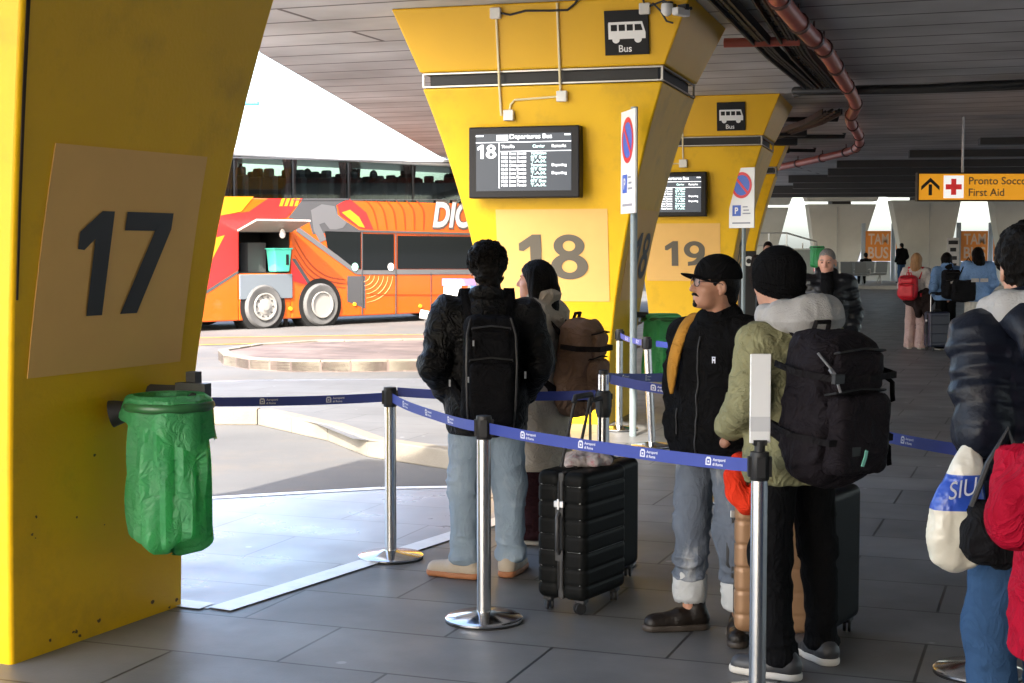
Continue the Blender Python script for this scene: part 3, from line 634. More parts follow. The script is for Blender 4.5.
mb=MB(); sidebox(mb,S0+.02,S1-.02,z_ut,zr,0.0,BW); body2=mb.build('roof',M_wh,bus,bev=.10,seg=3)
# upper deck: glazed band, dark posts, seats and curtains inside
def tint():
    m=bpy.data.materials.new('coach_glass_clear');m.use_nodes=True;nt=m.node_tree;N=nt.nodes;L=nt.links;N.remove(N['Principled BSDF'])
    t=N.new('ShaderNodeBsdfTransparent');t.inputs[0].default_value=(.80,.86,.83,1);g=N.new('ShaderNodeBsdfGlossy');g.inputs['Roughness'].default_value=.03;mx=N.new('ShaderNodeMixShader');fr=N.new('ShaderNodeFresnel');fr.inputs[0].default_value=1.45
    L.new(fr.outputs[0],mx.inputs[0]);L.new(t.outputs[0],mx.inputs[1]);L.new(g.outputs[0],mx.inputs[2]);L.new(mx.outputs[0],N['Material Output'].inputs[0]);return m
M_tint=tint()
divs=[BZ(x,300)[0] for x in (98,228,350,492)]
step=(divs[3]-divs[0])/3; 
posts=[divs[0]-step*2,divs[0]-step]+divs+[divs[3]+step*k for k in range(1,5)]
posts=[p for p in posts if S0+.1<p<S1-.1]
seg=[S0+.05]+posts+[S1-.05]
for side in (0,1):
    for a,b in zip(seg[:-1],seg[1:]):
        mb=MB(); y=.012 if side==0 else BW-.03; sidebox(mb,a+.025,b-.025,z_ub-.005,z_ut+.005,y,y+.015); mb.build('window',M_tint,bus)
mb=MB()
for p in seg:
    for y in (.02,BW-.09): sidebox(mb,p-.03,p+.03,z_ub-.005,z_ut+.005,y,y+.07)
sidebox(mb,S0+.03,S0+.08,z_ub-.005,z_ut+.005,.03,BW-.03)
mb.build('window_post',M_bk,bus)
ff=F(); 
mb=MB()
s=S0+.7
while s<S1-.5:
    for y in (.35,.85,1.65,2.15):
        a=L3(s,z_ub-.35); mb.box((a.x,y,a.z+.40),(.16,.46,.95)); mb.box((a.x+random.uniform(-.04,.04),y,a.z+.93+random.uniform(-.07,.03)),(.15,.26,.22))
        if random.random()<.22: mb.lathe([(.02,-.14),(.085,-.1),(.10,0),(.08,.09),(.0,.13)],(a.x-.18,y,a.z+1.0),10)
    s+=.82
mb.build('seat_rows',mat('coach_seat',(.03,.03,.035),.8),bus,bev=.05)
mb=MB()
for p in posts:
    for y in (.10,BW-.22):
        a=L3(p,z_ub); 
        for k in range(6): mb.tube([Vector((a.x-.19+.07*k,y+.03*(k%2),z_ut+.14)),Vector((a.x-.11+.045*k,y+.03*(k%2),(z_ub+z_ut)/2+.13)),Vector((a.x-.17+.06*k,y+.03*(k%2),z_ub+.16))],.038,6)
mb.build('curtain',mat('coach_curtain',(.10,.05,.05),.9),bus)
# livery: painted shapes, each a thin raised film on the flank
def film(name,m,polys,o=.004):
    for q in polys: mb=MB(); mb.prism([L3(*BZ(x,y),o) for x,y in q],(0,-.002,0)); mb.build(name,m,body)
film('livery_red',M_red2,[[(30,555),(50,420),(62,387),(130,378),(172,349),(248,349),(212,392),(168,396),(106,414),(106,506)],[(222,482),(262,541),(223,530)],[(324,362),(352,350),(388,380),(404,418),(374,415),(330,386)]])
film('livery_yellow',M_cy,[[(60,345),(140,345),(112,378),(60,388)],[(40,440),(76,430),(44,492)],[(334,380),(352,374),(372,390),(385,414),(372,411)]],.008)
film('livery_grey',M_dk,[[(250,349),(350,349),(322,364),(326,388),(372,418),(270,428),(262,400),(216,392)],[(346,520),(386,520),(386,592),(346,576)],[(30,556),(106,508),(106,514),(30,563)],[(224,482),(232,482),(268,538),(262,542)]],.006)
film('livery_pale',M_sil,[[(266,375),(290,362),(318,366),(324,384),(345,402),(336,414),(310,420),(296,402),(284,406),(300,440),(286,446),(272,420)]],.010)
film('livery_slash',M_cy,[[(196+11*i,366),(202+11*i,349),(209+11*i,349),(203+11*i,366)] for i in range(4)],.010)
# curved dark arcs on the orange field
def arcs(name,m,lst,w=3.2,o=.008):
    for pts in lst:
        mb=MB(); P_=[Vector((x,y,0)) for x,y in pts]; P_=catm(P_,5)
        for i in range(len(P_)-1):
            t=(P_[i+1]-P_[i]).normalized(); n=Vector((-t.y,t.x,0))*w/2*(0.35+.65*math.sin(PI*(i+.5)/len(P_)))
            q=[P_[i]-n,P_[i+1]-n,P_[i+1]+n,P_[i]+n]; mb.prism([L3(*BZ(a.x,a.y),o) for a in q],(0,-.002,0))
        mb.build(name,m,body)
M_arc=mat('coach_arc',(.30,.045,.006),.3,coat=.5)
arcs('livery_arc',M_arc,[[(386+22*i,352),(404+22*i,375),(414+22*i-2*i,418)] for i in range(6)]+[[(230,438+18*i),(262,490+14*i),(300,520+9*i),(342,528+9*i)] for i in range(3)])
arcs('livery_arc_pale',mat('coach_arc_pale',(.85,.40,.15),.3,coat=.5),[[(380+r*math.cos(R(a)),518+r*.92*math.sin(R(a))) for a in (2,18,34,50,66,82)] for r in (16,26,36,46,56,66)],1.8)
mb=MB()
for a,b in (((235,416),(366,511)),((366,511),(640,511))):
    a=L3(*BZ(*a),.012);b=L3(*BZ(*b),.012); t=(b-a).normalized(); n=Vector((-t.z,0,t.x))*.06; mb.prism([a-n,b-n,b+n,a+n],(0,-.004,0))
mb.build('trim_strip',M_sil,body)
# lower windows and doors
def panel(name,m,q,o=.006,th=.01,parent=None): 
    mb=MB(); mb.prism([L3(*BZ(x,y),o) for x,y in q],(0,-th,0)); return mb.build(name,m,parent or body)
for q in ([(296,421),(375,423),(375,505),(360,502),(302,457)],[(380,427),(448,428),(448,507),(380,507)],[(457,431),(640,434),(640,504),(457,504)]):
    w=panel('window',M_glass,q,.008,.012,bus)
def frame_line(name,pts,w,m,o=.022,parent=None):
    mb=MB()
    for a,b in zip(pts[:-1],pts[1:]):
        a=L3(*BZ(*a),o);b=L3(*BZ(*b),o);t=(b-a).normalized();n=Vector((-t.z,0,t.x))*w/2; mb.prism([a-n,b-n,b+n,a+n],(0,-.006,0))
    return mb.build(name,m,parent or bus)
frame_line('door_seam',[(378,424),(378,605)],.035,M_dk); frame_line('door_seam',[(452,427),(452,606)],.035,M_dk)
frame_line('window_rail',[(296,419),(640,428)],.05,M_dk)
frame_line('panel_seam',[(225,352),(640,352)],.02,M_dk,.014); frame_line('panel_seam',[(530,512),(530,606)],.02,M_dk,.014); frame_line('panel_seam',[(395,560),(640,562)],.015,M_arc0,.014)
frame_line('roof_rail',[(60,258),(640,272)],.03,M_dk,.006)
# reflections seen in the lower glass are left to the renderer; a few things stand inside
mb=MB()
put_text(mb,'DIC',.62,lambda u,v:L3(*BZ(533,411),.012)+Vector((u,0,v)),bold=.07,shear=.22,wid=1.40); mb.build('lettering',mat('letter_outline',(.10,.08,.07),.4),body)  # dark outline printed behind the silver letters
mb=MB(); put_text(mb,'DIC',.58,lambda u,v:L3(*BZ(534,410),.016)+Vector((u,0,v)),bold=.035,shear=.22,wid=1.34); mb.build('lettering',mat('letter_silver',(.5,.5,.51),.4),body)
# luggage hatch: open bay, raised flap, folded-down flap, kitchenette things inside
mb=MB(); a=L3(h0,hz0);b=L3(h1,hz1)
mb.box(((a.x+b.x)/2,1.17,(a.z+b.z)/2),(b.x-a.x-.01,.05,b.z-a.z-.01)); mb.box(((a.x+b.x)/2,.6,a.z+.015),(b.x-a.x-.01,1.1,.02)); mb.box((a.x+.02,.6,(a.z+b.z)/2),(.02,1.1,b.z-a.z-.02)); mb.box((b.x-.02,.6,(a.z+b.z)/2),(.02,1.1,b.z-a.z-.02)); mb.box(((a.x+b.x)/2,.6,b.z-.015),(b.x-a.x-.01,1.1,.02))
hat=mb.build('hatch_bay',M_bk,bus)
mb=MB(); mb.box((a.x+.75,.5,a.z+.35),(.5,.3,.7)); mb.box((a.x+.3,.8,a.z+.6),(.5,.1,1.1)); mb.build('locker',mat('locker_grey',(.06,.06,.06),.6),hat)
mb=MB(); mb.prism([(a.x-.02,.01,b.z-.02),(b.x+.02,.01,b.z-.02),(b.x+.02,-.75,b.z+.22),(a.x-.02,-.75,b.z+.22)],(0,.02,.045)); mb.build('hatch_flap',mat('flap_beige',(.34,.30,.27),.5),bus,bev=.01)
mb=MB(); mb.box(((a.x+b.x)/2,-.03,a.z-.30),(b.x-a.x,.04,.56)); mb.build('hatch_flap',mat('flap_bluegrey',(.14,.165,.19),.4),bus,bev=.01)
lamp=MB(); lamp.lathe([(.02,.1),(.05,.06),(.075,-.02),(.06,-.09),(.02,-.12)],(b.x-.42,-.25,b.z-.04),12); lamp.build('work_lamp',mat('lamp_white',(.8,.8,.78),.3),bus)
tb=thing('plastic_tub','teal plastic tub standing in the open side hatch of the coach','tub',wmx(bus)@Vector((b.x-.27,.10,a.z+.03)),R(45))
mb=MB(); mb.hexa([(-.2,-.14,0),(.2,-.14,0),(.2,.14,0),(-.2,.14,0)],[(-.25,-.17,.52),(.25,-.17,.52),(.25,.17,.52),(-.25,.17,.52)]); M_teal=mat('tub_teal',(.10,.62,.46),.4); mb.build('tub_body',M_teal,tb,bev=.03)
mb=MB(); mb.box((0,0,.53),(.54,.37,.035)); mb.build('rim',M_teal,tb,bev=.01)
mb=MB(); mb.box((.12,-.163,.28),(.07,.02,.24)); mb.build('handle_slot',M_bk,tb)
# wheels
for i,(cx,cy) in enumerate(((160,592),(286,585))):
    s_,z_=BZ(cx,cy); c=L3(s_,0); cz=.505
    mb=MB(); mb.lathe([(.62,-.02),(.62,.42)],(c.x,0.0,cz),36,'y'); o=mb.build('wheel_arch',M_bk,bus)
    for yy in (.16,BW-.40):
        if yy>1: continue
    mb=MB(); mb.lathe([(.30,-.02),(.36,-.05),(.46,-.06),(.495,-.03),(.505,.03),(.505,.22),(.49,.28),(.3,.29)],(c.x,-.04,cz),40,'y'); wh=mb.build('wheel',mat('tyre',(.10,.10,.10),.85,bump=.3,bscale=30,var=.2,vscale=4),bus)
    mb=MB(); mb.lathe([(.31,-.05),(.315,-.085),(.285,-.09),(.26,-.02),(.19,-.0),(.17,-.07),(.10,-.085),(.09,-.11),(.0,-.115)] if i==0 else [(.31,-.05),(.315,-.085),(.285,-.09),(.25,.06),(.17,.09),(.15,.02),(.11,-.0),(.0,-.01)],(c.x,-.04,cz),40,'y'); rim=mb.build('rim',mat('rim_alloy',(.42,.41,.39),.3,metal=.4),wh)
    mb=MB()
    for k in range(10):
        an=2*PI*k/10; r_=.225 if i==0 else .14; mb.lathe([(.022,-.06 if i==0 else -.02),(.022,.02),],(c.x+r_*math.cos(an),-.055 if i==0 else -.02,cz+r_*math.sin(an)),8,'y')
    mb.build('wheel_nut',mat('nut_dark',(.08,.08,.08),.5),rim)
fw=L3(S1-2.9,0); mb=MB(); mb.lathe([(.30,-.02),(.46,-.06),(.505,.03),(.505,.22),(.3,.29)],(fw.x,-.04,.505),32,'y'); wh=mb.build('wheel',MATS['tyre'],bus); mb=MB(); mb.lathe([(.31,-.07),(.1,-.08),(.0,-.11)],(fw.x,-.04,.505),24,'y'); mb.build('rim',MATS['rim_alloy'],wh)
for sx in (BZ(160,592)[0],BZ(286,585)[0],S1-2.9):
    c=L3(sx,0); mb=MB(); mb.lathe([(.30,-.02),(.46,-.06),(.505,.03),(.505,.22),(.3,.29)],(c.x,BW-.3,.505),24,'y'); mb.build('wheel',MATS['tyre'],bus)
for x,y in ((362,582),(221,592),(507,586)):
    mb=MB(); c=L3(*BZ(x,y),.0); mb.lathe([(.045,-.03),(.05,.0)],(c.x,0,c.z),10,'y'); mb.build('marker_lamp',mat('amber',(.9,.35,.02),.3),bus)
mb=MB(); a=L3(S0+.1,.15); mb.box((a.x+.9,1.2,.22),(2.0,1.6,.28)); mb.box((0,1.25,.28),(11,.8,.2)); mb.box((L3(.15,0).x+1.6,.3,.12),(.10,.04,.34)); mb.build('underframe',M_bk,bus)
for i,(x,y) in enumerate(((362,500),(441,500))):
    mb=MB(); c=L3(*BZ(x,y),.026); mb.lathe([(.10,-.004),(.10,.0)],(c.x,-.026,c.z),16,'y'); mb.build('window_sticker',mat('sticker_green',(.35,.75,.6),.5) if i==0 else M_wh,bus)
# ============================================================= STREET THINGS OUTSIDE
g=G(446,328,0); o=thing('stop_flag_post','white bus stop post with small blue and purple panels in front of the coach','sign',(g.x,g.y,0))
K=g.y/FP
mb=MB(); mb.tube([(0,0,-.15),(0,0,46*K)],.05,10); mb.build('post',M_wh,o)
mb=MB(); mb.box((.16,-.06,36*K),(.34,.05,.30)); mb.build('panel',M_wh,o,bev=.01)
mb=MB(); mb.box((.30,-.06,46*K),(.75,.05,.14)); mb.build('panel',mat('panel_violet',(.35,.22,.62),.5),o)
mb=MB(); mb.box((.16,-.06,24*K),(.16,.05,.36)); mb.build('panel',mat('panel_grey',(.35,.34,.36),.5),o)
mb=MB(); mb.box((.60,-.04,36*K),(.16,.05,.30)); mb.build('panel',mat('panel_blue',(.12,.28,.7),.5),o)
a=G(420,326,0); o=thing('barrier_boom','white barrier boom slanting down beside the bus stop post','barrier',(a.x,a.y,0))
mb=MB(); k=a.y/FP; mb.tube([(0,0,12*k),(26*k,0,7*k),(46*k,0,2*k)],.10,8); mb.build('boom',M_wh,o)
mb=MB(); mb.tube([(8*k,.1,-.15),(8*k,.1,9*k)],.05,8); mb.box((8*k,.1,9.5*k),(.16,.16,.2)); mb.build('support',M_sil,o)
a=P(236,103,46.); o=thing('street_lamp','tall street lamp with a blue lamp head beyond the coach roof','lamp',(a.x-1.5,46.,-.15))
mb=MB(); mb.tube([(0,0,0),(0,0,a.z+.1),(.25,0,a.z+.15),(1.6,0,a.z+.15)],.06,8); mb.build('post',M_sil,o)
mb=MB(); mb.box((1.95,0,a.z+.15),(.5,.22,.12)); mb.build('lamp_head',mat('lamp_blue',(.05,.30,.55),.4),o,bev=.03)
# ============================================================= STANCHIONS
M_steel=mat('brushed_steel',(.60,.60,.60),.24,metal=1.,bump=.03,bscale=120,roughvar=.06)
M_chrome=mat('polished_steel',(.66,.66,.67),.14,metal=1.)
M_belt=mat('belt_blue',(.032,.055,.30),.6,bump=.1,bscale=200)
M_btxt=mat('belt_print',(.68,.70,.80),.6)
M_rub=mat('rubber_black',(.012,.012,.013),.55)
STG='steel belt stanchions of the queue'
def stanchion(loc,label,style='std',lean=(0,0)):
    o=thing('belt_stanchion',label,'stanchion',(loc[0],loc[1],0),0,STG)
    mb=MB(); mb.lathe([(.170,.004),(.178,.010),(.178,.018),(.165,.026),(.06,.040),(.045,.046),(.0,.046)],n=44); mb.build('base',M_chrome,o)
    mb=MB(); mb.lathe([(.178,0),(.178,.004)],n=44); mb.build('rubber_ring',M_rub,o)
    lx,ly=lean; r=.032
    mb=MB(); mb.tube([(0,0,.03),(lx*.84,ly*.84,.84)],r,24); mb.build('post',M_steel,o)
    mb=MB(); T=Matrix.Translation((lx,ly,0)); mb.T=T
    if style=='neck': mb.lathe([(.034,.80),(.043,.83),(.043,.925),(.036,.94),(.018,.945),(.018,1.0),(.026,1.005),(.026,1.05),(.018,1.055),(.0,1.055)],n=24)
    else: mb.lathe([(.033,.838),(.0365,.842),(.0365,.93),(.034,.945),(.0,.948)],n=24)
    hd=mb.build('head',M_rub,o)
    if style=='neck':
        mb=MB(); mb.lathe([(.030,.945),(.030,1.03),(.0,1.04)],n=20); mb.build('cap',M_steel,hd)
    mb=MB(); mb.T=T
    for an in range(4):
        rot=Matrix.Rotation(an*PI/2,3,'Z'); mb.box(rot@Vector((.038,0,.89)),(.012,.03,.075),rot)
    mb.build('belt_slot',M_rub,hd); return o
def belt(par,p,q,sag=.03,n=24,txt=True,w=.05,face=1,z=.89):
    """sagging printed belt from p to q (x,y[,z])"""
    p=Vector((p[0],p[1],p[2] if len(p)>2 else z));q=Vector((q[0],q[1],q[2] if len(q)>2 else z)); L=(q-p).length; d=(q-p).normalized(); nrm=Vector((d.y,-d.x,0)).normalized()
    if nrm.y>0: nrm=-nrm
    pt=lambda t:p.lerp(q,t)-Vector((0,0,4*sag*t*(1-t)))+nrm*.006*math.sin(t*9)
    tw=lambda t:.10*math.sin(3*t+p.x*5)
    mb=MB(); pts=[pt(i/n) for i in range(n+1)]; ups=[(nrm+Vector((0,0,tw(i/n)))).normalized() for i in range(n+1)]
    mb.ribbon(pts,ups,w,.0022); b=mb.build('belt',M_belt,par,world=True)
    if txt:
        right=d if d.x*(-nrm.y)-d.y*(-nrm.x)*0>0 else -d
        if right.x<0: right=-right
        mb=MB(); k=0
        s0=.22
        while s0<L-.2:
            def fn(u,v,s0=s0):
                s=(s0+u) if right.dot(d)>0 else (L-s0-u); t=min(max(s/L,0),1); c=pt(t); u_=(nrm+Vector((0,0,tw(t)))).normalized()
                upv=(Vector((0,0,1))-nrm*tw(t)).normalized(); return c+u_*.0022+upv*v
            m_=len(mb.v); put_text(mb,'Aeroporti',.0105,lambda u,v:fn(u+.036,v+.004),bold=.02); put_text(mb,'di Roma',.0105,lambda u,v:fn(u+.036,v-.014),bold=.02)
            ar=[(0,-.014),(.028,-.014),(.028,.015),(0,.015)]; mb.poly([fn(*a) for a in ((0,-.014),(.006,-.014),(.006,.010),(0,.010))]); mb.poly([fn(*a) for a in ((.022,-.014),(.028,-.014),(.028,.010),(.022,.010))]); mb.poly([fn(*a) for a in ((0,.010),(.028,.010),(.022,.018),(.006,.018))]); mb.poly([fn(*a) for a in ((.006,-.014),(.022,-.014),(.022,-.009),(.006,-.009))]); mb.poly([fn(*a) for a in ((.010,-.004),(.018,-.004),(.018,.004),(.010,.004))])
            s0+=.36
        mb.build('belt_print',M_btxt,b,world=True)
    return b
S1_=(-.667,8.17);S2_=(-.128,6.78);S3_=(.927,5.577);S4_=(.49,8.0);S5_=(1.199,12.77);S6_=(1.002,13.96);S7_=(1.874,5.93);S0_=(-2.35,8.05);S8_=(1.27,7.75)
st1=stanchion(S1_,'steel stanchion standing on the white floor stripe left of the couple')
st2=stanchion(S2_,'steel stanchion in front of the man in the black jacket')
st3=stanchion(S3_,'stanchion carrying the white sign plate in front of the beanie man','std')
st4=stanchion(S4_,'stanchion with a tall necked head behind the black suitcase','neck')
st5=stanchion(S5_,'slightly leaning stanchion in front of the far green waste bag',lean=(-.05,0))
st6=stanchion(S6_,'stanchion at the foot of pillar 18 beside the grey signpost')
st7=stanchion(S7_,'stanchion at the right edge behind the blue and white carrier bag')
st0=stanchion(S0_,'stanchion hidden behind pillar 17, holding the belt on the left')
st8=stanchion(S8_,'stanchion standing hidden behind the tan suitcase and beanie man')
def off(a,b,r=.04): a=Vector((a[0],a[1],0));b=Vector((b[0],b[1],0));d=(b-a).normalized()*r; return (a.x+d.x,a.y+d.y),(b.x-d.x,b.y-d.y)
belt(st0,*off(S0_,S1_),sag=.02); belt(st1,*off(S1_,S2_),sag=.02); belt(st2,*off(S2_,S3_),sag=.015)
belt(st1,*off(S1_,S4_),sag=.015,z=.92)
belt(st6,*off(S6_,S5_),sag=.02); S9_=(2.2,11.6); st9=stanchion(S9_,'stanchion hidden behind the man in the cap, end of the far belt'); belt(st5,*off(S5_,S9_),sag=.02)
S10_=(1.32,11.0); st10=stanchion((1.45,10.0),'stanchion hidden behind the man in the cap, end of two crossing belts')
a,b=off(S4_,(1.45,10.0)); belt(st4,(*a,1.01),(*b,.89),sag=.02)
a,b=off(S4_,S8_); belt(st4,(*a,1.005),(*b,.92),sag=.015)
belt(st8,*off(S8_,S7_),sag=.02)
# white sign plate on the near stanchion
mb=MB(); mb.box((0,0,1.145),(.078,.012,.335)); pl=mb.build('sign_plate',mat('plate_white',(.80,.80,.80),.35),st3,bev=.004)
mb=MB(); mb.box((0,-.0075,1.05),(.074,.002,.055)); mb.build('plate_tape',mat('plate_tape',(.60,.61,.63),.3),pl)
mb=MB(); mb.tube([(0,0,.94),(0,0,.985)],.02,10); mb.box((0,0,.98),(.05,.03,.02)); mb.build('plate_clamp',M_rub,st3)
# ============================================================= PARKING SIGNS
M_galv=mat('galvanised_post',(.20,.24,.25),.5,metal=.3,bump=.1)
def parking(x,y,zt,zb,ang,w,label,zp):
    o=thing('parking_sign',label,'sign',(x,y,0),R(ang),'no stopping signs beside the pillars'); h=zt-zb
    mb=MB(); mb.tube([(0,.05,0),(0,.05,zp)],.032,14); mb.build('post',M_galv,o)
    mb=MB(); mb.box((0,0,(zt+zb)/2),(w,.02,h)); pn=mb.build('panel',mat('sign_plate_white',(.76,.76,.74),.4),o,bev=.004)
    c=(zt-h*.29); r=w*.41; 
    def disc(name,m,r0,r1,yo):
        mb=MB(); n=36
        for i in range(n):
            a,b=2*PI*i/n,2*PI*(i+1)/n; q=[(r1*math.cos(a),yo,c+r1*math.sin(a)),(r1*math.cos(b),yo,c+r1*math.sin(b)),(r0*math.cos(b),yo,c+r0*math.sin(b)),(r0*math.cos(a),yo,c+r0*math.sin(a))] 
            mb.poly(q if r0>0 else [q[0],q[1],(0,yo,c)])
        return mb.build(name,m,pn)
    Mr=mat('sign_red',(.62,.03,.04),.45); Mb=mat('sign_blue',(.05,.12,.50),.45)
    disc('blue_disc',Mb,0,r*.8,-.0125); disc('red_ring',Mr,r*.78,r,-.0135)
    mb=MB(); d=Vector((1,0,-1)).normalized(); n=Vector((1,0,1)).normalized()*r*.10; cc=Vector((0,-.0145,c)); mb.poly([cc-d*r*.8-n,cc+d*r*.8-n,cc+d*r*.8+n,cc-d*r*.8+n]); mb.build('red_slash',Mr,pn)
    mb=MB(); z0=zb+h*.13
    mb.poly([(-w*.36,-.0125,zb+h*.2),(-w*.02,-.0125,zb+h*.2),(-w*.02,-.0125,zb+h*.38),(-w*.36,-.0125,zb+h*.38)]); mb.build('blue_square',Mb,pn)
    mb=MB(); put_text(mb,'P',h*.10,lambda u,v:Vector((-w*.26+u,-.014,zb+h*.24+v)),bold=.03); mb.build('letter',M_wh,pn)
    mb=MB()
    for k,(u0,u1) in enumerate(((.05,.36),(.08,.30),(.05,.25))): mb.poly([(w*u0,-.0125,zb+h*(.23+.055*k)),(w*u1,-.0125,zb+h*(.23+.055*k)),(w*u1,-.0125,zb+h*(.25+.055*k)),(w*u0,-.0125,zb+h*(.25+.055*k))])
    mb.poly([(-w*.36,-.0125,zb+h*.07),(w*.36,-.0125,zb+h*.07),(w*.36,-.0125,zb+h*.095),(-w*.36,-.0125,zb+h*.095)]); mb.build('small_print',mat('print_grey',(.25,.26,.3),.6),pn)
    if zt>zp-.1:
        mb=MB(); 
        for z in (zt-.12,zb+.12): mb.box((0,.035,z),(.10,.05,.04))
        mb.build('clamp',M_galv,o)
    return o
parking(1.045,13.5,2.93,2.01,-80,.50,'white no-stopping sign panel on a grey post in front of pillar 18',2.96)
g=P(746,198,22.6); parking(g.x-.06,22.6,1.71+.0150*79*1.0+.0,1.71+.0150*19,-48,.48,'white no-stopping sign panel standing before pillar 19',2.9)
# ============================================================= WASTE BAGS
def bagmat(name,col):
    m=bpy.data.materials.new(name);m.use_nodes=True;nt=m.node_tree;N=nt.nodes;L=nt.links;b=N['Principled BSDF'];b.inputs['Base Color'].default_value=(*col,1);b.inputs['Roughness'].default_value=.22
    tl=N.new('ShaderNodeBsdfTranslucent');tl.inputs[0].default_value=(*[min(1,c*1.6) for c in col],1);mx=N.new('ShaderNodeMixShader');mx.inputs[0].default_value=.62
    n=N.new('ShaderNodeTexNoise');n.inputs['Scale'].default_value=13;n.inputs['Detail'].default_value=6;n.inputs['Distortion'].default_value=2.2;tc=N.new('ShaderNodeTexCoord');L.new(tc.outputs['Object'],n.inputs['Vector'])
    bp=N.new('ShaderNodeBump');bp.inputs['Strength'].default_value=.8;bp.inputs['Distance'].default_value=.025;L.new(n.outputs['Fac'],bp.inputs['Height']);L.new(bp.outputs[0],b.inputs['Normal']);L.new(bp.outputs[0],tl.inputs['Normal'])
    L.new(b.outputs[0],mx.inputs[1]);L.new(tl.outputs[0],mx.inputs[2]);L.new(mx.outputs[0],N['Material Output'].inputs[0]);return m
M_bag=bagmat('green_film',(.11,.43,.19))
def wastebag(loc,ang,label,r=.19,zt=1.05,zb=.345,arm=True):
    o=thing('waste_bag_holder',label,'waste bin',(loc[0],loc[1],0),R(ang),'green waste bags hung on the pillars')
    mb=MB(); n=72;rows=44
    vs=[];fs=[]; rr=np.random.RandomState(int(abs(loc[0])*100)); ph=rr.rand(8)*6.28
    for j in range(rows+1):
        t=j/rows; z=zb+(zt-.05-zb)*(1-t)
        for i in range(n):
            a=2*PI*i/n
            rad=r*(.93+.05*math.sin(PI*t))*(1 if t<.9 else max(.05,math.sqrt(max(0,1-((t-.9)/.1)**2))*.93+.07))
            fold=.010*math.sin(5*a+ph[0]+2.2*t)*(.4+.6*t)+.011*math.sin(11*a+ph[1]-3*t)+.007*math.sin(19*a+ph[2]+5*t)+.006*math.sin(3*a+ph[3]+7*t)*t
            dip=.025*math.sin(3*a+ph[4])*t*t+(.012*math.sin(2*a+ph[5])*t**4)
            vs.append(((rad+fold*(1.2 if t>.05 else .5))*math.cos(a),(rad*.92+fold)*math.sin(a),z+dip))
    for j in range(rows):
        for i in range(n): k=(i+1)%n; fs.append((j*n+k,j*n+i,(j+1)*n+i,(j+1)*n+k))
    fs.append(tuple(rows*n+i for i in range(n))[::-1]); mb._a(vs,fs,True); mb.build('bag',M_bag,o)
    # folded-over cuff on the hoop
    mb=MB(); vs=[];fs=[];m=10
    for j in range(m+1):
        t=j/m
        for i in range(n):
            a=2*PI*i/n; drop=.14+.075*math.sin(a+ph[6]+.6)+.02*math.sin(4*a+ph[7]); rad=r*1.06+.012*math.sin(9*a+ph[1]+2*t)*t+.01*math.sin(4*a)*t
            z=zt-drop*t; rad2=rad-(.03*(1-t/.12)**2 if t<.12 else 0)+.012*t
            vs.append((rad2*math.cos(a),rad2*.95*math.sin(a),z+(.0 if t<.12 else .004*math.sin(13*a+4*t))))
    for j in range(m):
        for i in range(n): k=(i+1)%n; fs.append((j*n+k,j*n+i,(j+1)*n+i,(j+1)*n+k))
    mb._a(vs,fs,True); mb.build('bag_cuff',M_bag,o)
    mb=MB(); mb.tube([((r*1.02)*math.cos(2*PI*i/40),(r*.98)*math.sin(2*PI*i/40),zt-.05) for i in range(40)],.022,10,close=True); mb.build('hoop',mat('hoop_green',(.02,.10,.03),.4),o)
    return o
b1=wastebag((-1.487,6.474),0,'near green waste bag hanging on the shaded side of pillar 17',r=.172,zt=1.075,zb=.40)
root=b1
a17=Vector((math.cos(R(24.5)),-math.sin(R(24.5)),0)); b17=Vector((math.sin(R(24.5)),math.cos(R(24.5)),0))
mb=MB(); c=Vector((0,0,1.03)); 
mb.box(b17*.20-a17*.02+Vector((0,0,1.075)),(.16,.05,.06),Matrix.Rotation(R(-24.5),3,'Z')); mb.box(b17*.26-a17*.06+Vector((0,0,1.08)),(.05,.05,.14),Matrix.Rotation(R(-24.5),3,'Z')); mb.tube([b17*.2+Vector((0,0,1.06)),b17*.12+Vector((0,0,1.02))],.02,8); mb.tube([b17*.22-a17*.05+Vector((0,0,1.06)),b17*.2-a17*.36+Vector((0,0,1.06))],.03,8)
mb.build('bracket',M_dgrey,root)
mb=MB(); mb.tube([-a17*.17-b17*.05+Vector((0,0,1.0)),-a17*.22-b17*.08+Vector((0,0,.99)),-a17*.24-b17*.09+Vector((0,0,.985))],[.04,.055,.06],16); mb.build('lid_hinge',M_rub,root)
b2=wastebag((1.53,15.3),40,'green waste bag hanging on the side of pillar 18 behind the belts',r=.19,zt=1.03,zb=.36)
mb=MB(); mb.tube([(-.16,.05,1.02),(-.36,.12,1.03)],.03,8); mb.box((-.34,.12,1.06),(.06,.10,.20)); mb.build('bracket',M_dgrey,b2)
# ============================================================= PEOPLE
def skinmat(name,col):
    return mat(name,col,.48,bump=.12,bscale=180,var=.10,vscale=18,sss=.12,spec=.4)
M_skinA=skinmat('skin_light',(.50,.27,.19)); M_skinB=skinmat('skin_pink',(.52,.26,.18)); M_skinC=skinmat('skin_tan',(.38,.19,.12))
def clothmat(name,col,rough=.85,bs=260,b=.25,var=.14,vs=7,sheen=.0,wr=.6,wrs=8.,**k): return mat(name,col,rough,bump=b,bscale=bs,var=var,vscale=vs,sheen=sheen,spec=.04,wr=wr,wrs=wrs,**k)
M_hairk=mat('hair_black',(.006,.005,.0045),.42,bump=.8,bscale=60,stretch=(4,4,.6),spec=.06)
M_hairb=mat('hair_brown',(.018,.009,.006),.45,bump=.8,bscale=60,stretch=(4,4,.6),spec=.08)
M_hairblond=mat('hair_blonde',(.36,.19,.075),.5,bump=.8,bscale=60,stretch=(4,4,.6),var=.3,vscale=9)
M_hairgrey=mat('hair_grey',(.16,.145,.13),.6,bump=.8,bscale=120)
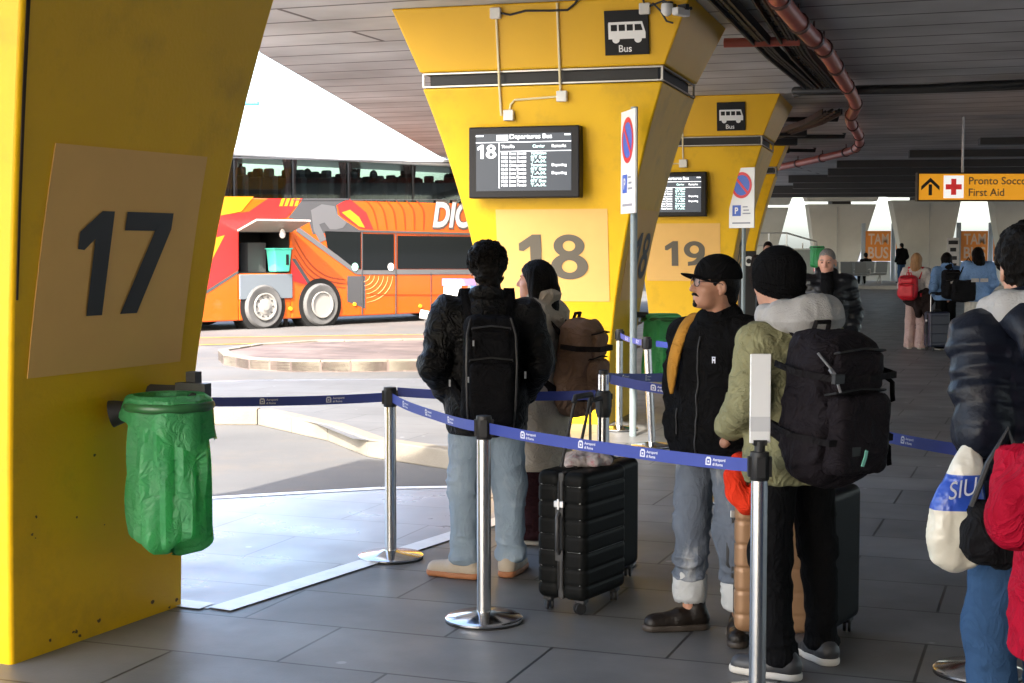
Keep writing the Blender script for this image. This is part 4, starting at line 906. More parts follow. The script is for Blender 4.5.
M_jetblk=mat('shell_black',(.006,.006,.0065),.48,bump=.2,bscale=150,var=.14,vscale=7,spec=.13,wr=.7,wrs=9.)
M_matteblk=clothmat('fleece_black',(.006,.006,.0065),.9)
M_puffblk=mat('puffer_black',(.006,.0065,.008),.36,bump=.35,bscale=35,spec=.3,var=.1)
M_puffnavy=mat('puffer_navy',(.006,.008,.015),.42,bump=.4,bscale=30,spec=.24,var=.12)
M_jean=clothmat('denim_light',(.23,.30,.38),.9,bs=420,b=.35,wr=.4,wrs=6.,stretch=(1.6,1.6,.7),var=.22,vs=4,dirt=(.42,.48,.54),dscale=3.2,damt=.6)
M_jeang=clothmat('denim_grey',(.12,.14,.175),.9,bs=420,b=.35,wr=.4,wrs=6.,stretch=(1.6,1.6,.7),var=.3,vs=4,dirt=(.42,.42,.40),dscale=3.6,damt=.85)
M_jeanb=clothmat('denim_blue',(.035,.075,.15),.9,wr=.4,wrs=6.,stretch=(1.6,1.6,.7),bs=420,b=.3,var=.25,vs=5)
M_trblk=clothmat('trouser_black',(.006,.006,.0065),.8,bs=300,wr=.5,wrs=6.,stretch=(1.6,1.6,.7))
M_trmar=clothmat('trouser_maroon',(.030,.012,.014),.85)
M_coat=clothmat('coat_taupe',(.42,.36,.285),.95,bs=160,b=.5,var=.16)
M_green=clothmat('jacket_sage',(.235,.225,.125),.75,bs=220,b=.25,var=.12)
M_hoodg=clothmat('hood_grey',(.40,.39,.38),.95,bs=180,b=.5,var=.1,wr=.25,wrs=5.)
M_redj=clothmat('jacket_crimson',(.36,.006,.024),.62,bs=200,b=.25,var=.12)
M_pink=clothmat('trouser_pink',(.50,.36,.34),.85); M_whitec=clothmat('cotton_white',(.58,.55,.54),.9); M_blueh=clothmat('hoodie_blue',(.17,.30,.55),.9); M_bluej=clothmat('hoodie_pale_blue',(.20,.34,.62),.9); M_cream=clothmat('trouser_cream',(.55,.53,.48),.9)
M_leath=mat('boot_leather',(.008,.0055,.004),.45,spec=.3,bump=.3,bscale=70); M_gum=mat('sole_gum',(.30,.12,.05),.6); M_sneak=mat('sneaker_cream',(.36,.31,.25),.6,bump=.15,bscale=90,var=.1); M_sneakd=mat('sneaker_dark',(.03,.03,.032),.5); M_solew=mat('sole_pale',(.5,.47,.42),.6); M_soled=mat('sole_dark',(.03,.022,.016),.6)
M_zip=mat('zip_metal',(.6,.6,.6),.3,metal=1.)
def J0(**k):
    j=dict(hipL=(-.09,0,.93),hipR=(.09,0,.93),knL=(-.10,.015,.50),knR=(.10,.015,.50),anL=(-.105,-.01,.085),anR=(.105,-.01,.085),
      shL=(-.19,-.01,1.435),shR=(.19,-.01,1.435),elL=(-.26,-.06,1.15),elR=(.26,-.06,1.15),wrL=(-.20,.13,.98),wrR=(.20,.13,.98),
      footL=12,footR=-12,head=(0,.02,1.635),hyaw=0,hpitch=0,hroll=0,neck=(0,-.02,1.50))
    j.update(k); return j
def headM(j,h=None):
    return Matrix.Translation(j['head'])@Matrix.Rotation(R(j['hyaw']),4,'Z')@Matrix.Rotation(R(j['hpitch']),4,'X')@Matrix.Rotation(R(j['hroll']),4,'Y')
def hand(f,wr,dirv,side,curl=.5,palm=(0,0,-1)):
    """palm, four unequal bent fingers and a thumb that leaves the side of the palm"""
    d=Vector(dirv).normalized(); n=Vector(palm); n=(n-d*n.dot(d)).normalized(); s=d.cross(n)*side; w=Vector(wr)
    f.cap(w,w+d*.045,.026,.030,.012); 
    for q in (-1,0,1): f.cap(w+d*.03+s*.014*q,w+d*.088+s*.022*q,.015,.0135,.012)
    for k,(o,l) in enumerate(((-.031,.066),(-.0105,.076),(.0105,.071),(.031,.055))):
        p=w+d*.086+s*o; c=curl*(1+.12*k); p1=p+(d*math.cos(c*.6)+n*math.sin(c*.6))*l*.45; p2=p1+(d*math.cos(c*1.5)+n*math.sin(c*1.5))*l*.32; p3=p2+(d*math.cos(c*2.2)+n*math.sin(c*2.2))*l*.26
        f.path([p,p1,p2,p3],[.0092,.0085,.0078,.0068],.003)
    t0=w+d*.022-s*.024; t1=t0+(d*.6-s*.75+n*.25)*.036; t2=t1+(d*.9-s*.1+n*.4)*.032; t3=t2+(d*.95+s*.12+n*.35)*.022; f.path([t0,t1,t2,t3],[.014,.0115,.010,.008],.006)
def body(root,j,sc,m,h=.011,face=True,hands=()):
    f=F()
    f.cap((-.03,0,.95),(.03,0,.95),.12,k=.05,fl=.8).cap((0,0,.98),(0,0,1.3),.115,.13,.06,.75).cap((-.13,-.01,1.40),(.13,-.01,1.40),.055,k=.05)
    f.cap((0,-.02,1.40),Vector(j['neck'])+Vector((0,0,.02)),.06,.056,.04)
    for s in 'LR':
        f.cap(j['sh'+s],j['el'+s],.046,.038,.03).cap(j['el'+s],j['wr'+s],.038,.027,.02)
        f.cap(j['hip'+s],j['kn'+s],.072,.05,.03).cap(j['kn'+s],j['an'+s],.048,.034,.02)
        fy=R(j['foot'+s]); a=Vector(j['an'+s]); fw=Vector((-math.sin(fy),math.cos(fy),0)); f.cap(a-Vector((0,0,.045))-fw*.03,a-Vector((0,0,.055))+fw*.12,.032,.026,.02)
        hd=j.get('hand'+s)
        e=Vector(j['el'+s]);w=Vector(j['wr'+s])
        if s in hands: hand(f,w,hd or (w-e),1 if s=='L' else -1,j.get('curl',.6),j.get('palm'+s,(0,0,-1)))
        else: f.cap(w,w+(w-e).normalized()*.09,.028,.024,.015,fl=.8)
    M=headM(j); nk=Vector(j['neck']); f.cap(nk-Vector((0,0,.02)),M@Vector((0,-.025,-.05)),.056,.054,.02); f.M=M
    f.ell((0,-.012,.028),(.075,.097,.090),k=.02).ell((0,.032,-.03),(.060,.060,.082),k=.02).ell((0,.038,-.078),(.046,.050,.038),k=.02)
    if face:
        f.cap((-.040,.074,.020),(.040,.074,.020),.011,k=.012).ell((.036,.052,-.034),(.026,.028,.022),k=.015).ell((-.036,.052,-.034),(.026,.028,.022),k=.015)
        for s in (-1,1): f.ell((s*.031,.094,.001),(.019,.014,.011),k=.010,mode='s')
        f.ell((.031,.078,.001),(.013,.010,.010),k=.004).ell((-.031,.078,.001),(.013,.010,.010),k=.004)
        f.cap((0,.086,.008),(0,.108,-.034),.0085,.0125,.009).ell((.012,.094,-.038),(.009,.010,.008),k=.006).ell((-.012,.094,-.038),(.009,.010,.008),k=.006)
        f.ell((0,.074,-.102),(.019,.017,.015),k=.014)
        f.cap((-.017,.084,-.0655),(.017,.084,-.0655),.0072,k=.006).cap((-.015,.083,-.0765),(.015,.083,-.0765),.0078,k=.006).cap((-.02,.094,-.071),(.02,.094,-.071),.0025,k=.003,mode='s')
    for s in (-1,1):
        rr=Matrix.Rotation(s*R(22),3,'Z')@Matrix.Rotation(R(-8),3,'X')
        f.ell((s*.079,-.010,-.012),(.010,.020,.032),rr,.006)
        if face: f.ell((s*.087,-.002,-.008),(.006,.010,.018),rr,.004,'s'); f.ell((s*.080,-.004,-.040),(.008,.010,.011),k=.006)
    v,fa=f.mesh(h); v=relax(v,fa,1,.3 if face else .5); return fmesh('body',v*sc,fa,m,root)
def armcoord(v,j):
    """distance along the nearest arm bone from the shoulder, and distance to it"""
    best=np.full(len(v),9.);s=np.zeros(len(v))
    for q in 'LR':
        a=np.array(j['sh'+q]);b=np.array(j['el'+q]);c=np.array(j['wr'+q]);l0=np.linalg.norm(b-a)
        for p0,p1,o in ((a,b,0),(b,c,l0)):
            d=p1-p0;L=np.linalg.norm(d);t=np.clip(((v-p0)@d)/L**2,0,1);r=np.linalg.norm(v-p0-t[:,None]*d,axis=1);m=r<best;best[m]=r[m];s[m]=(o+t*L)[m]
    return s,best
def jacket(root,j,sc,m,hem=.78,t=.0,arm=.058,h=.011,name='jacket',fold=.012,quilt=None,neck=True,flare=.01,collar=.03,cuff=True,open_=False,seed=0,long=False,fr=1.):
    f=F()
    f.cap((-.06,0,1.29),(.06,0,1.29),.125+t,k=.06,fl=.82).cap((-.05,0,1.08),(.05,0,1.08),.122+t,k=.06,fl=.82).cap((-.06,0,max(hem,.88)),(.06,0,max(hem,.88)),.125+t+flare*.5,k=.06,fl=.84)
    f.cap((0,0,hem-.05),(0,0,1.30),.165+t+flare,.16+t,.05,.80)
    zz=(j['shL'][2]+j['shR'][2])/2-.028; f.cap((-.13,-.01,zz),(.13,-.01,zz),.066+t,k=.07).cap((0,-.02,1.42),(0,-.02,1.50),.085+t*.6,.066+t*.4,.06)
    for s in 'LR':
        f.path([j['sh'+s],j['el'+s],j['wr'+s]],[arm+.018+t*.8,arm+.006+t*.5,arm-.008+t*.4],.035)
        if cuff:
            e=Vector(j['el'+s]);w=Vector(j['wr'+s]);d=(w-e).normalized(); f.cap(w+d*.0,w+d*.025,arm-.012+t*.3,k=.01)
        if j.get('hand'+s) or s in j.get('cut',''):
            e=Vector(j['el'+s]);w=Vector(j['wr'+s]);d=(w-e).normalized(); c=w+d*.11; f.cap(c-d*.06,c+d*.1,.075,k=.005,mode='s')
    if collar:
        n=16; nk=Vector(j['neck'])
        ps=[(nk.x+.078*math.cos(2*PI*i/n),nk.y-.005+.076*math.sin(2*PI*i/n),1.482+collar*.5-.022*math.sin(2*PI*i/n)) for i in range(n+1)]
        f.path(ps,.021+t*.2,.02); 
        if collar>.03: f.path([(x*1.0,y*1.0,z+collar*.6) for x,y,z in ps],.017+t*.2,.02)
    if neck: nk=Vector(j['neck']); f.cap(nk+Vector((0,0,-.01)),nk+Vector((0,.01,.25)),.058,.066,.008,mode='s')
    f.half((0,0,-1),-hem,.012)
    J=j
    def disp(v,n):
        s,dist=armcoord(v,J); onarm=np.clip((.13-dist)/.05,0,1)*(np.abs(v[:,0])>.13)
        q=v+.05*np.stack([vnoise(v*7,seed+1),vnoise(v*7,seed+2),vnoise(v*7,seed+3)],1)
        d=fold*(ridge(q*np.array([5,5,9])*fr,seed)**2-.4)*.9+fold*.55*(ridge(q*np.array([13,13,17])*fr,seed+5)**2-.4)
        d+=fold*.9*onarm*(ridge(np.stack([s*17*fr,q[:,0]*5,q[:,1]*5+q[:,2]*2],1),seed+9)**2-.35)
        if quilt:
            per,amp=quilt; w=np.where(onarm>.5,s+.02,v[:,2]); w=w+.006*np.sin(v[:,0]*30+v[:,1]*20)
            d+=amp*(np.abs(np.sin(PI*w/per))**.45-.6)
        k=np.clip((v[:,2]-hem)/.03,.35,1); return d*k
    o=soft(f,name,m,root,h,disp,sc,1); return o
def trousers(root,j,sc,m,hem=.05,r=(.098,.078,.072),h=.011,name='trousers',fold=.012,top=1.04,seed=0,wide=0.,fr=1.):
    f=F(); f.cap((-.06,0,.96),(.06,0,.96),.118,k=.05,fl=.84).cap((-.055,0,1.05),(.055,0,1.05),.105,k=.04,fl=.84)
    for s in 'LR':
        a=Vector(j['an'+s]); f.path([j['hip'+s],j['kn'+s],(a.x,a.y,a.z-.02)],[r[0],r[1],r[2]+wide],.05 if s=='L' else .03)
    f.half((0,0,-1),-hem,.006).half((0,0,1),top,.006)
    def disp(v,n):
        q=v+.04*np.stack([vnoise(v*8,seed+1),vnoise(v*8,seed+2),vnoise(v*8,seed+3)],1); kn=np.exp(-((v[:,2]-.47)/.13)**2); an=np.exp(-((v[:,2]-hem-.05)/.10)**2); hp=np.exp(-((v[:,2]-.86)/.10)**2)
        d=fold*(ridge(q*np.array([7,7,4])*fr,seed)**2-.4)*.7+fold*(.25+kn*.7+an*1.1+hp*.6)*(ridge(q*np.array([9,9,22])*fr,seed+4)**2-.35)
        return d*np.clip((v[:,2]-hem)/.02,.3,1)
    return soft(f,name,m,root,h,disp,sc,1)
def shoes(root,j,sc,mu,ms,boot=0.,h=.008,stripe=None,big=1.,label=None):
    for s in 'LR':
        a=Vector(j['an'+s]); fy=R(j['foot'+s]); fw=Vector((-math.sin(fy),math.cos(fy),0)); T=Matrix.Translation((a.x,a.y,a.z-.085))@Matrix.Rotation(fy,4,'Z')
        f=F(); f.M=T
        f.cap((0,-.045,.052),(0,.05,.055),.044*big,.043*big,.03).cap((0,.05,.045),(0,.155*big,.036),.044*big,.040*big,.03,1).cap((0,-.035,.07),(0,-.02,.10+boot),.043,.046,.03)
        f.cap((0,-.02,.13+boot),(0,-.02,.30+boot),.036,k=.006,mode='s'); f.half((0,0,-1),-(T.translation.z+.022),.004)
        v,fa=f.mesh(h); v=relax(v,fa,1); n=vnormals(v,fa); v=v+n*(.0025*(ridge(v*40)-.5))[:,None]; up=fmesh('shoe',v*sc,fa,mu,root)
        f=F(); f.M=T; f.cap((0,-.045,.02),(0,.05,.02),.047*big,.047*big,.02).cap((0,.05,.02),(0,.158*big,.02),.047*big,.043*big,.02); f.half((0,0,-1),-(T.translation.z+.001),.003).half((0,0,1),T.translation.z+.034,.004)
        v,fa=f.mesh(h); fmesh('sole',v*sc,fa,ms,up)
        mb=MB(); mb.T=Matrix.Scale(sc,4)@T
        for i in range(4): y=.035+.022*i; mb.tube([(-.022,y,.100-.13*i*.11),(0,y+.004,.106-.14*i*.11),(.022,y,.100-.13*i*.11)],.004,5)
        mb.build('laces',M_solew if mu is M_sneak else M_soled,up)
        if stripe:
            mb=MB(); mb.T=Matrix.Scale(sc,4)@T
            for sd in (-1,1):
                for i in range(3): y=.012+.022*i; mb.tube([(sd*.0445,y+.015,.036),(sd*.0445,y+.004,.058),(sd*.040,y-.008,.078)],.0045,5)
            mb.build('side_stripe',stripe,up)
def hair_short(root,j,sc,m,h=.008,grow=.012,back=-.06,front=.062,seed=0,amp=.006,name='hair',fq=60):
    f=F(); f.M=headM(j); f.ell((0,-.016,.032),(.077+grow,.100+grow,.092+grow),k=.02).cap((0,-.065,-.02),(0,-.075,back),.055+grow*.5,.045+grow*.3,.03)
    f.ell((0,.085,-.06),(.092,.075,.112),k=.02,mode='s'); 
    for s in (-1,1): f.ell((s*.092,.0,-.025),(.03,.030,.042),k=.01,mode='s')
    f.ell((0,-.03,-.13),(.10,.10,.045),k=.02,mode='s')
    def d(v,n): return amp*(ridge(v*fq*np.array([1,1,.8]),seed)-.5)+amp*.6*(vnoise(v*fq*2,seed+3)-.5)
    return soft(f,name,m,root,h,d,sc,1)
def hair_curly(root,j,sc,m):
    f=F(); f.M=headM(j); f.ell((0,-.02,.040),(.098,.112,.100),k=.02).cap((0,-.07,-.01),(0,-.075,-.085),.062,.052,.03)
    f.ell((0,.10,-.05),(.08,.075,.10),k=.02,mode='s')
    def d(v,n): return .020*(vnoise(v*38,3)-.5)+.020*(ridge(v*30,5)-.5)
    hr=soft(f,'hair',m,root,.007,d,sc,1)
    rr=random.Random(4); M=headM(j); mb=MB(); mb.T=Matrix.Scale(sc,4)@M
    for _ in range(420):
        th=rr.uniform(0,2*PI); ph=math.acos(rr.uniform(-.75,1)); n=Vector((math.sin(ph)*math.cos(th),math.sin(ph)*math.sin(th),math.cos(ph)))
        if n.y>.55 and n.z<.45: continue
        p=Vector((0,-.02,.036))+Vector((n.x*.096,n.y*.110,n.z*.100)) if n.z>-.4 else Vector((n.x*.07,-.06+n.y*.06,-.03+n.z*.06)); u=n.orthogonal().normalized(); w=n.cross(u); a0=rr.uniform(0,6.28); rd=rr.uniform(.008,.014); u2=u*math.cos(a0)+w*math.sin(a0); w2=n.cross(u2)
        mb.tube([p+u2*rd*math.cos(.9*k)+n*(rd*math.sin(.9*k)*.8+.004)+w2*(.0025*k-.008) for k in range(8)],[.0022+.0012*math.sin(PI*k/7) for k in range(8)],4)
    mb.build('curls',m,hr)
    return hr
def hair_long(root,j,sc,m,length=.34,h=.009,wid=.085,back=-.09,seed=0,side=0.,tail=False):
    f=F(); f.M=headM(j); f.ell((0,-.016,.030),(.086,.108,.100),k=.02)
    if tail:
        for s in (-1,1): f.path([(s*.066,.012,.045),(s*.078,-.012,-.02),(s*.070,-.045,-.085)],[.026,.028,.030],.03)
        f.cap((0,-.06,0),(0,-.075,-.10),.078,.060,.03)
        for s in (-1,1): f.path([(s*.072,.0,.03),(s*.088,-.02,-.06),(s*.098,-.035,-.15),(s*.100,-.03,-.25)],[.026,.034,.036,.018],.03)
        f.path([(0,-.09,.0),(side*.3,-.115,-.06),(side,-.12,-.16),(side*1.3,-.11,-length)],[.035,.042,.036,.012],.03)
    else:
        f.cap((0,-.035,-.0),(0,back+.0,-.12),.088,wid,.04,.95).cap((0,back,-.10),(side,back-.01,-length),wid,wid*.72,.04,.62)
        for s in (-1,1): f.cap((s*.062,.0,.02),(s*.07,-.04,-.12),.030,.032,.03)
    f.ell((0,.085,-.05),(.072,.072,.098),k=.02,mode='s'); 
    def d(v,n):
        a=np.arctan2(v[:,1]-j['head'][1]+.02,v[:,0]-j['head'][0]); return .006*(ridge(np.stack([a*9,v[:,2]*3,v[:,1]*2],1),seed)-.5)+.004*(ridge(np.stack([a*22,v[:,2]*4,v[:,1]*0],1),seed+2)-.5)
    return soft(f,'hair',m,root,h,d,sc,1)
def lookat(M,pt): return M@Vector(pt)
def strapline(mb,pts,ups,w,th): mb.ribbon(pts,ups,w,th)
def rucksack(name,label,proot,sc,cx,cy,cz,w,d,hh,m,m2,cat='backpack',pocket=True,straps=True,tilt=0.,h=.010,seed=0,extra=None,strapm=None,shz=1.44,zipc=None,rz=0.,sag=.012):
    """soft bag worn on a back (local -y of the wearer); its own top-level thing"""
    W_=wmx(proot); c=W_@Vector((cx*sc,cy*sc,cz*sc)); root=thing(name,label,cat,c,proot.rotation_euler.z+rz)
    f=F(); f.M=Matrix.Rotation(R(tilt),4,'X')
    f.box((0,0,0),(w/2,d/2,hh/2),min(w,d,hh)*.34,.03); f.ell((0,-.01,-hh*.18),(w*.52,d*.56,hh*.36),k=.05)
    def dd(v,n):
        q=v+.03*vnoise(v*9,seed)[:,None]; return sag*(ridge(q*np.array([7,7,9]),seed)**2-.4)+sag*.5*(ridge(q*19,seed+3)**2-.4)
    bd=soft(f,'bag_body',m,root,h,dd,1.,1)
    T=Matrix.Rotation(R(tilt),4,'X')
    if pocket:
        f=F(); f.M=T; f.box((0,-d*.5-.012,-hh*.16),(w*.40,d*.22,hh*.27),.035,.02); soft(f,'front_pocket',m2,root,h,lambda v,n:.008*(ridge(v*15,seed+7)**2-.4),1.,1)
        f=F(); f.M=T; f.box((0,-d*.5,hh*.26),(w*.36,d*.12,hh*.13),.025,.02); soft(f,'front_pocket',m2,root,h,lambda v,n:.006*(ridge(v*17,seed+8)**2-.4),1.,1)
    mb=MB(); mb.T=T
    for z,dw in ((hh*.13,.42),(hh*.40,.38)): mb.tube([(-w*dw,-d*.30,z-.02),(-w*dw*.92,-d*.60,z),(0,-d*.64,z+.012),(w*dw*.92,-d*.60,z),(w*dw,-d*.30,z-.02)],.0045,6)
    mb.build('zip',zipc or M_rub,root)
    mb=MB(); mb.T=T; mb.tube([(-.04,d*.30,hh*.48),(-.035,d*.25,hh*.48+.045),(.035,d*.25,hh*.48+.045),(.04,d*.30,hh*.48)],.010,8); mb.build('grab_handle',strapm or m2,root)
    if straps:
        inv=Vector((cx,cy,cz))
        for s in (-1,1):
            pts=[Vector((s*.075,cy+d*.48/1,cz+hh*.38)),Vector((s*.105,-.085,shz-.005)),Vector((s*.115,-.02,shz+.065)),Vector((s*.13,.075,shz-.01)),Vector((s*.145,.150,shz-.13)),Vector((s*.175,.135,shz-.26)),Vector((s*.215,.03,shz-.38)),Vector((s*.19,-.08,shz-.42)),Vector((s*w*.40,cy+d*.3,cz-hh*.36))]
            ups=[Vector((0,-.6,.8)),Vector((0,-.5,.85)),Vector((0,0,1)),Vector((0,.6,.8)),Vector((s*.2,1,.1)),Vector((s*.5,.8,0)),Vector((s,.2,0)),Vector((s,-.4,0)),Vector((s*.6,-.6,0))]
            P3=catm(pts,5); U3=catm(ups,5); mb=MB(); mb.ribbon([(p-inv)*sc for p in P3],U3,.055,.012); mb.build('strap',strapm or m2,root,smooth=True)
    if extra: extra(root,T)
    return root
# ---- 1 man with curly hair, black jacket, seen from behind
def man_curly():
    h=1.715;sc=h/1.75; g=G(487,577); r=thing('person','person with curly black hair in a black jacket and pale jeans, seen from behind','person',(g.x,g.y+.02,0),R(4))
    j=J0(hipL=(-.10,0,.93),hipR=(.10,0,.93),anL=(-.118,-.03,.085),anR=(.125,.03,.085),knL=(-.115,.02,.50),knR=(.12,.03,.50),footL=62,footR=-22,elL=(-.275,-.075,1.14),elR=(.272,-.07,1.14),wrL=(-.205,.10,.98),wrR=(.205,.10,.98),hyaw=10,hpitch=-4,shL=(-.20,-.01,1.395),shR=(.20,-.01,1.395))
    body(r,j,sc,M_skinA,.011); hair_curly(r,j,sc,M_hairk)
    jk=jacket(r,j,sc,M_jetblk,hem=.765,t=.022,arm=.060,h=.009,fold=.017,collar=.02,flare=.015,seed=2)
    trousers(r,j,sc,M_jean,hem=.075,r=(.103,.081,.072),h=.009,fold=.015,seed=4)
    shoes(r,j,sc,M_sneak,M_gum,stripe=M_sneakd,big=1.12)
    for x,y,z in ((-.20,-.165,1.045),(.19,-.165,1.085)): mb=MB(); mb.box((x*sc,y*sc,z*sc),(.010,.010,.035)); mb.build('zip_pull',M_zip,jk)
    Mp=clothmat('pack_black',(.006,.006,.007),.7,bs=200,b=.3)
    def ex(root,T):
        for x,z in ((-.09,.16),(-.115,-.02)): mb=MB(); mb.box((x,-.118,z),(.008,.010,.028)); mb.build('zip_pull',M_zip,root)
        mb=MB(); mb.tube([(-.10,-.05,.28),(-.12,-.10,.2),(-.125,-.12,.05),(-.12,-.10,-.15),(-.11,-.06,-.27)],.006,6); mb.tube([(.10,-.05,.28),(.12,-.10,.2),(.125,-.12,.05),(.12,-.10,-.15),(.11,-.06,-.27)],.006,6); mb.build('edge_piping',mat('piping_grey',(.02,.02,.022),.5),root)
    rucksack('backpack','slim black backpack on the back of the curly-haired person',r,sc,.005,-.245,1.10,.27,.15,.58,Mp,Mp,seed=3,extra=ex,shz=1.46)
man_curly()
# ---- 2 woman in taupe coat, in profile to the left
def woman_coat():
    h=1.625;sc=h/1.75; g=G(529,543); r=thing('person','person with long dark hair in a taupe coat facing left beside the curly-haired person','person',(g.x+.06,g.y+.05,0),R(66))
    j=J0(hyaw=12,hpitch=3,elL=(-.235,-.05,1.15),elR=(.235,-.05,1.15),wrL=(-.15,.14,1.0),wrR=(.15,.14,1.0),shL=(-.175,-.01,1.43),shR=(.175,-.01,1.43),head=(0,.03,1.635))
    body(r,j,sc,M_skinB,.0075); hair_long(r,j,sc,M_hairk,.40,.008,tail=True,side=-.03)
    for s in (-1,1):
        M=headM(j); mb=MB(); mb.T=Matrix.Scale(sc,4)@M; mb.tube([(s*.018,.090,.020),(s*.034,.088,.024),(s*.048,.078,.018)],.003,5); mb.build('eyebrow',M_hairk,r)
        mb=MB(); mb.T=Matrix.Scale(sc,4)@M; mb.lathe([(.001,.0875),(.0055,.0868),(.006,.084)],(s*.031,.0015,.001),10,'y'); mb.build('eye',M_hairk,r)
    jacket(r,j,sc,M_coat,hem=.47,t=.028,arm=.06,h=.010,fold=.018,collar=.05,flare=.05,name='coat',seed=11,fr=.8)
    trousers(r,j,sc,M_trmar,hem=.04,r=(.105,.10,.10),fold=.012,seed=5,wide=.015); shoes(r,j,sc,M_leath,M_solew)
    Mp=clothmat('pack_brown',(.21,.125,.08),.75,bs=160,b=.35,var=.2); Mk=clothmat('pack_trim',(.022,.016,.014),.7)
    def ex(root,T):
        mb=MB(); 
        for z in (.12,-.16): mb.ribbon([(-.16,.05,z),(-.168,-.05,z-.01),(-.10,-.165,z-.015),(.10,-.165,z-.015),(.168,-.05,z-.01),(.16,.05,z)],[(-1,.2,0),(-1,-.3,0),(-.3,-1,0),(.3,-1,0),(1,-.3,0),(1,.2,0)],.03,.006)
        mb.build('compression_strap',Mk,root)
    rucksack('backpack','bulky brown backpack worn by the person in the taupe coat',r,sc,0,-.265,1.11,.28,.20,.53,Mp,Mp,seed=6,extra=ex,strapm=Mk,tilt=8,zipc=Mk,shz=1.45,sag=.016)
woman_coat()
# ---- 3 man with black cap and glasses looking left
def man_cap():
    h=1.655;sc=h/1.75; g=G(716,634); r=thing('person','person in black cap and glasses looking left, black coat and cuffed grey jeans','person',(g.x+.0,g.y+.04,0),R(138))
    j=J0(hyaw=-34,hpitch=7,elL=(-.245,-.06,1.12),elR=(.235,-.05,1.12),wrL=(-.175,.09,.98),wrR=(.17,.065,.97),anL=(-.14,.0,.085),anR=(.115,.04,.085),knL=(-.125,.03,.5),knR=(.115,.04,.5),footL=30,footR=-38,head=(-.005,.035,1.635),neck=(0,-.01,1.50),shL=(-.172,-.01,1.39),shR=(.165,-.01,1.385))
    body(r,j,sc,M_skinC,.0058); 
    hair_short(r,j,sc,M_hairk,.007,grow=.004,back=-.05,amp=.002)
    M=headM(j); T=Matrix.Scale(sc,4)@M
    # cap: crown and long curved peak
    f=F(); f.M=M; f.ell((0,-.014,.050),(.090,.112,.080),k=.02).cap((0,-.014,.040),(0,-.014,.060),.088,.084,.02,1.22); f.half((0,-.12,-1),-.026,.006)
    cap=soft(f,'cap',M_matteblk,r,.006,lambda v,n:.0025*(ridge(v*26,2)-.5),sc)
    mb=MB(); mb.T=T; n=18; rows=[]
    for jx in range(7):
        t=jx/6; row=[]
        for i in range(n+1):
            a=PI*(.10+.80*i/n); x=math.cos(a); y=math.sin(a); rx=.083+.004*t; ry=.098+.078*t*max(.0,y)**.5
            row.append(Vector((x*rx,-.008+y*ry,.034-.030*x*x-.010*t*t+.010*t)))
        rows.append(row)
    vs=[p for rw in rows for p in rw]+[p-Vector((0,0,.004)) for rw in rows for p in rw]; N_=7*(n+1); fs=[]
    for a in range(6):
        for i in range(n):
            q=(a*(n+1)+i,a*(n+1)+i+1,(a+1)*(n+1)+i+1,(a+1)*(n+1)+i); fs.append(q[::-1]); fs.append(tuple(k+N_ for k in q))
    for i in range(n): k=6*(n+1)+i; fs.append((k,k+1,k+1+N_,k+N_))
    mb._a(vs,fs,True); mb.build('peak',M_matteblk,cap)
    mb=MB(); mb.T=T; mb.lathe([(.0,.134),(.009,.132),(.010,.127)],(0,-.014,0),12); mb.build('cap_button',M_matteblk,cap)
    # glasses
    fr=mat('glasses_dark',(.02,.015,.02),.3); mb=MB(); mb.T=T
    for s in (-1,1): 
        mb.tube([(s*.032+.024*math.cos(2*PI*i/20),.104-.010*abs(s*.032+.024*math.cos(2*PI*i/20))/.056,.000+.019*math.sin(2*PI*i/20)) for i in range(20)],.0019,6,close=True); mb.tube([(s*.055,.094,.006),(s*.080,.05,.008),(s*.084,.0,.006),(s*.084,-.02,-.008)],.0019,6)
    mb.tube([(-.009,.104,.004),(0,.107,.007),(.009,.104,.004)],.0019,6); gl=mb.build('glasses',fr,r)
    for s in (-1,1):
        mb=MB(); mb.T=T; q=[(s*.032+.0235*math.cos(2*PI*i/20),.104-.010*abs(s*.032+.0235*math.cos(2*PI*i/20))/.056,.0185*math.sin(2*PI*i/20)) for i in range(20)]; mb.poly(q); mb.build('lens',LENS,gl)
    for s in (-1,1):
        mb=MB(); mb.T=T; mb.lathe([(.0,.0885),(.0055,.0875),(.006,.084)],(s*.031,.0015,.001),10,'y'); mb.build('eye',M_hairk,r)
        mb=MB(); mb.T=T; mb.tube([(s*.014,.089,.022),(s*.034,.088,.027),(s*.050,.076,.020)],.0038,5); mb.build('eyebrow',M_hairk,r)
    f=F(); f.M=M; f.path([(-.030,.080,-.064),(-.014,.093,-.056),(0,.096,-.054),(.014,.093,-.056),(.030,.080,-.064)],[.003,.006,.0055,.006,.003],.004); soft(f,'moustache',M_hairk,r,.0035,lambda v,n:.0015*(ridge(v*160)-.5),sc)
    jk=jacket(r,j,sc,M_matteblk,hem=.80,t=.026,arm=.062,h=.008,fold=.016,collar=.025,flare=.02,name='coat',seed=21)
    n_=len(jk.data.vertices); co=np.zeros(n_*3,np.float32); jk.data.vertices.foreach_get('co',co); co=co.reshape(-1,3)
    def front(x,z):
        m=(np.abs(co[:,0]-x)<.014)&(np.abs(co[:,2]-z)<.014)&(co[:,1]>0); return float(co[m,1].max()) if m.any() else .15
    mb=MB(); mb.tube([(0,front(0,z)+.002,z) for z in [sc*(1.40-.03*i) for i in range(19)]],.0045,6); mb.build('coat_zip',M_rub,jk)
    for dx in (-.10,.10): mb=MB(); mb.tube([(dx*1.2,front(dx*1.2,z)+.001,z) for z in [sc*(1.06-.02*i) for i in range(7)]],.004,6); mb.build('pocket_zip',M_rub,jk)
    ex_,ez_=-.088*sc,1.295*sc; ey_=front(ex_,ez_)+.003
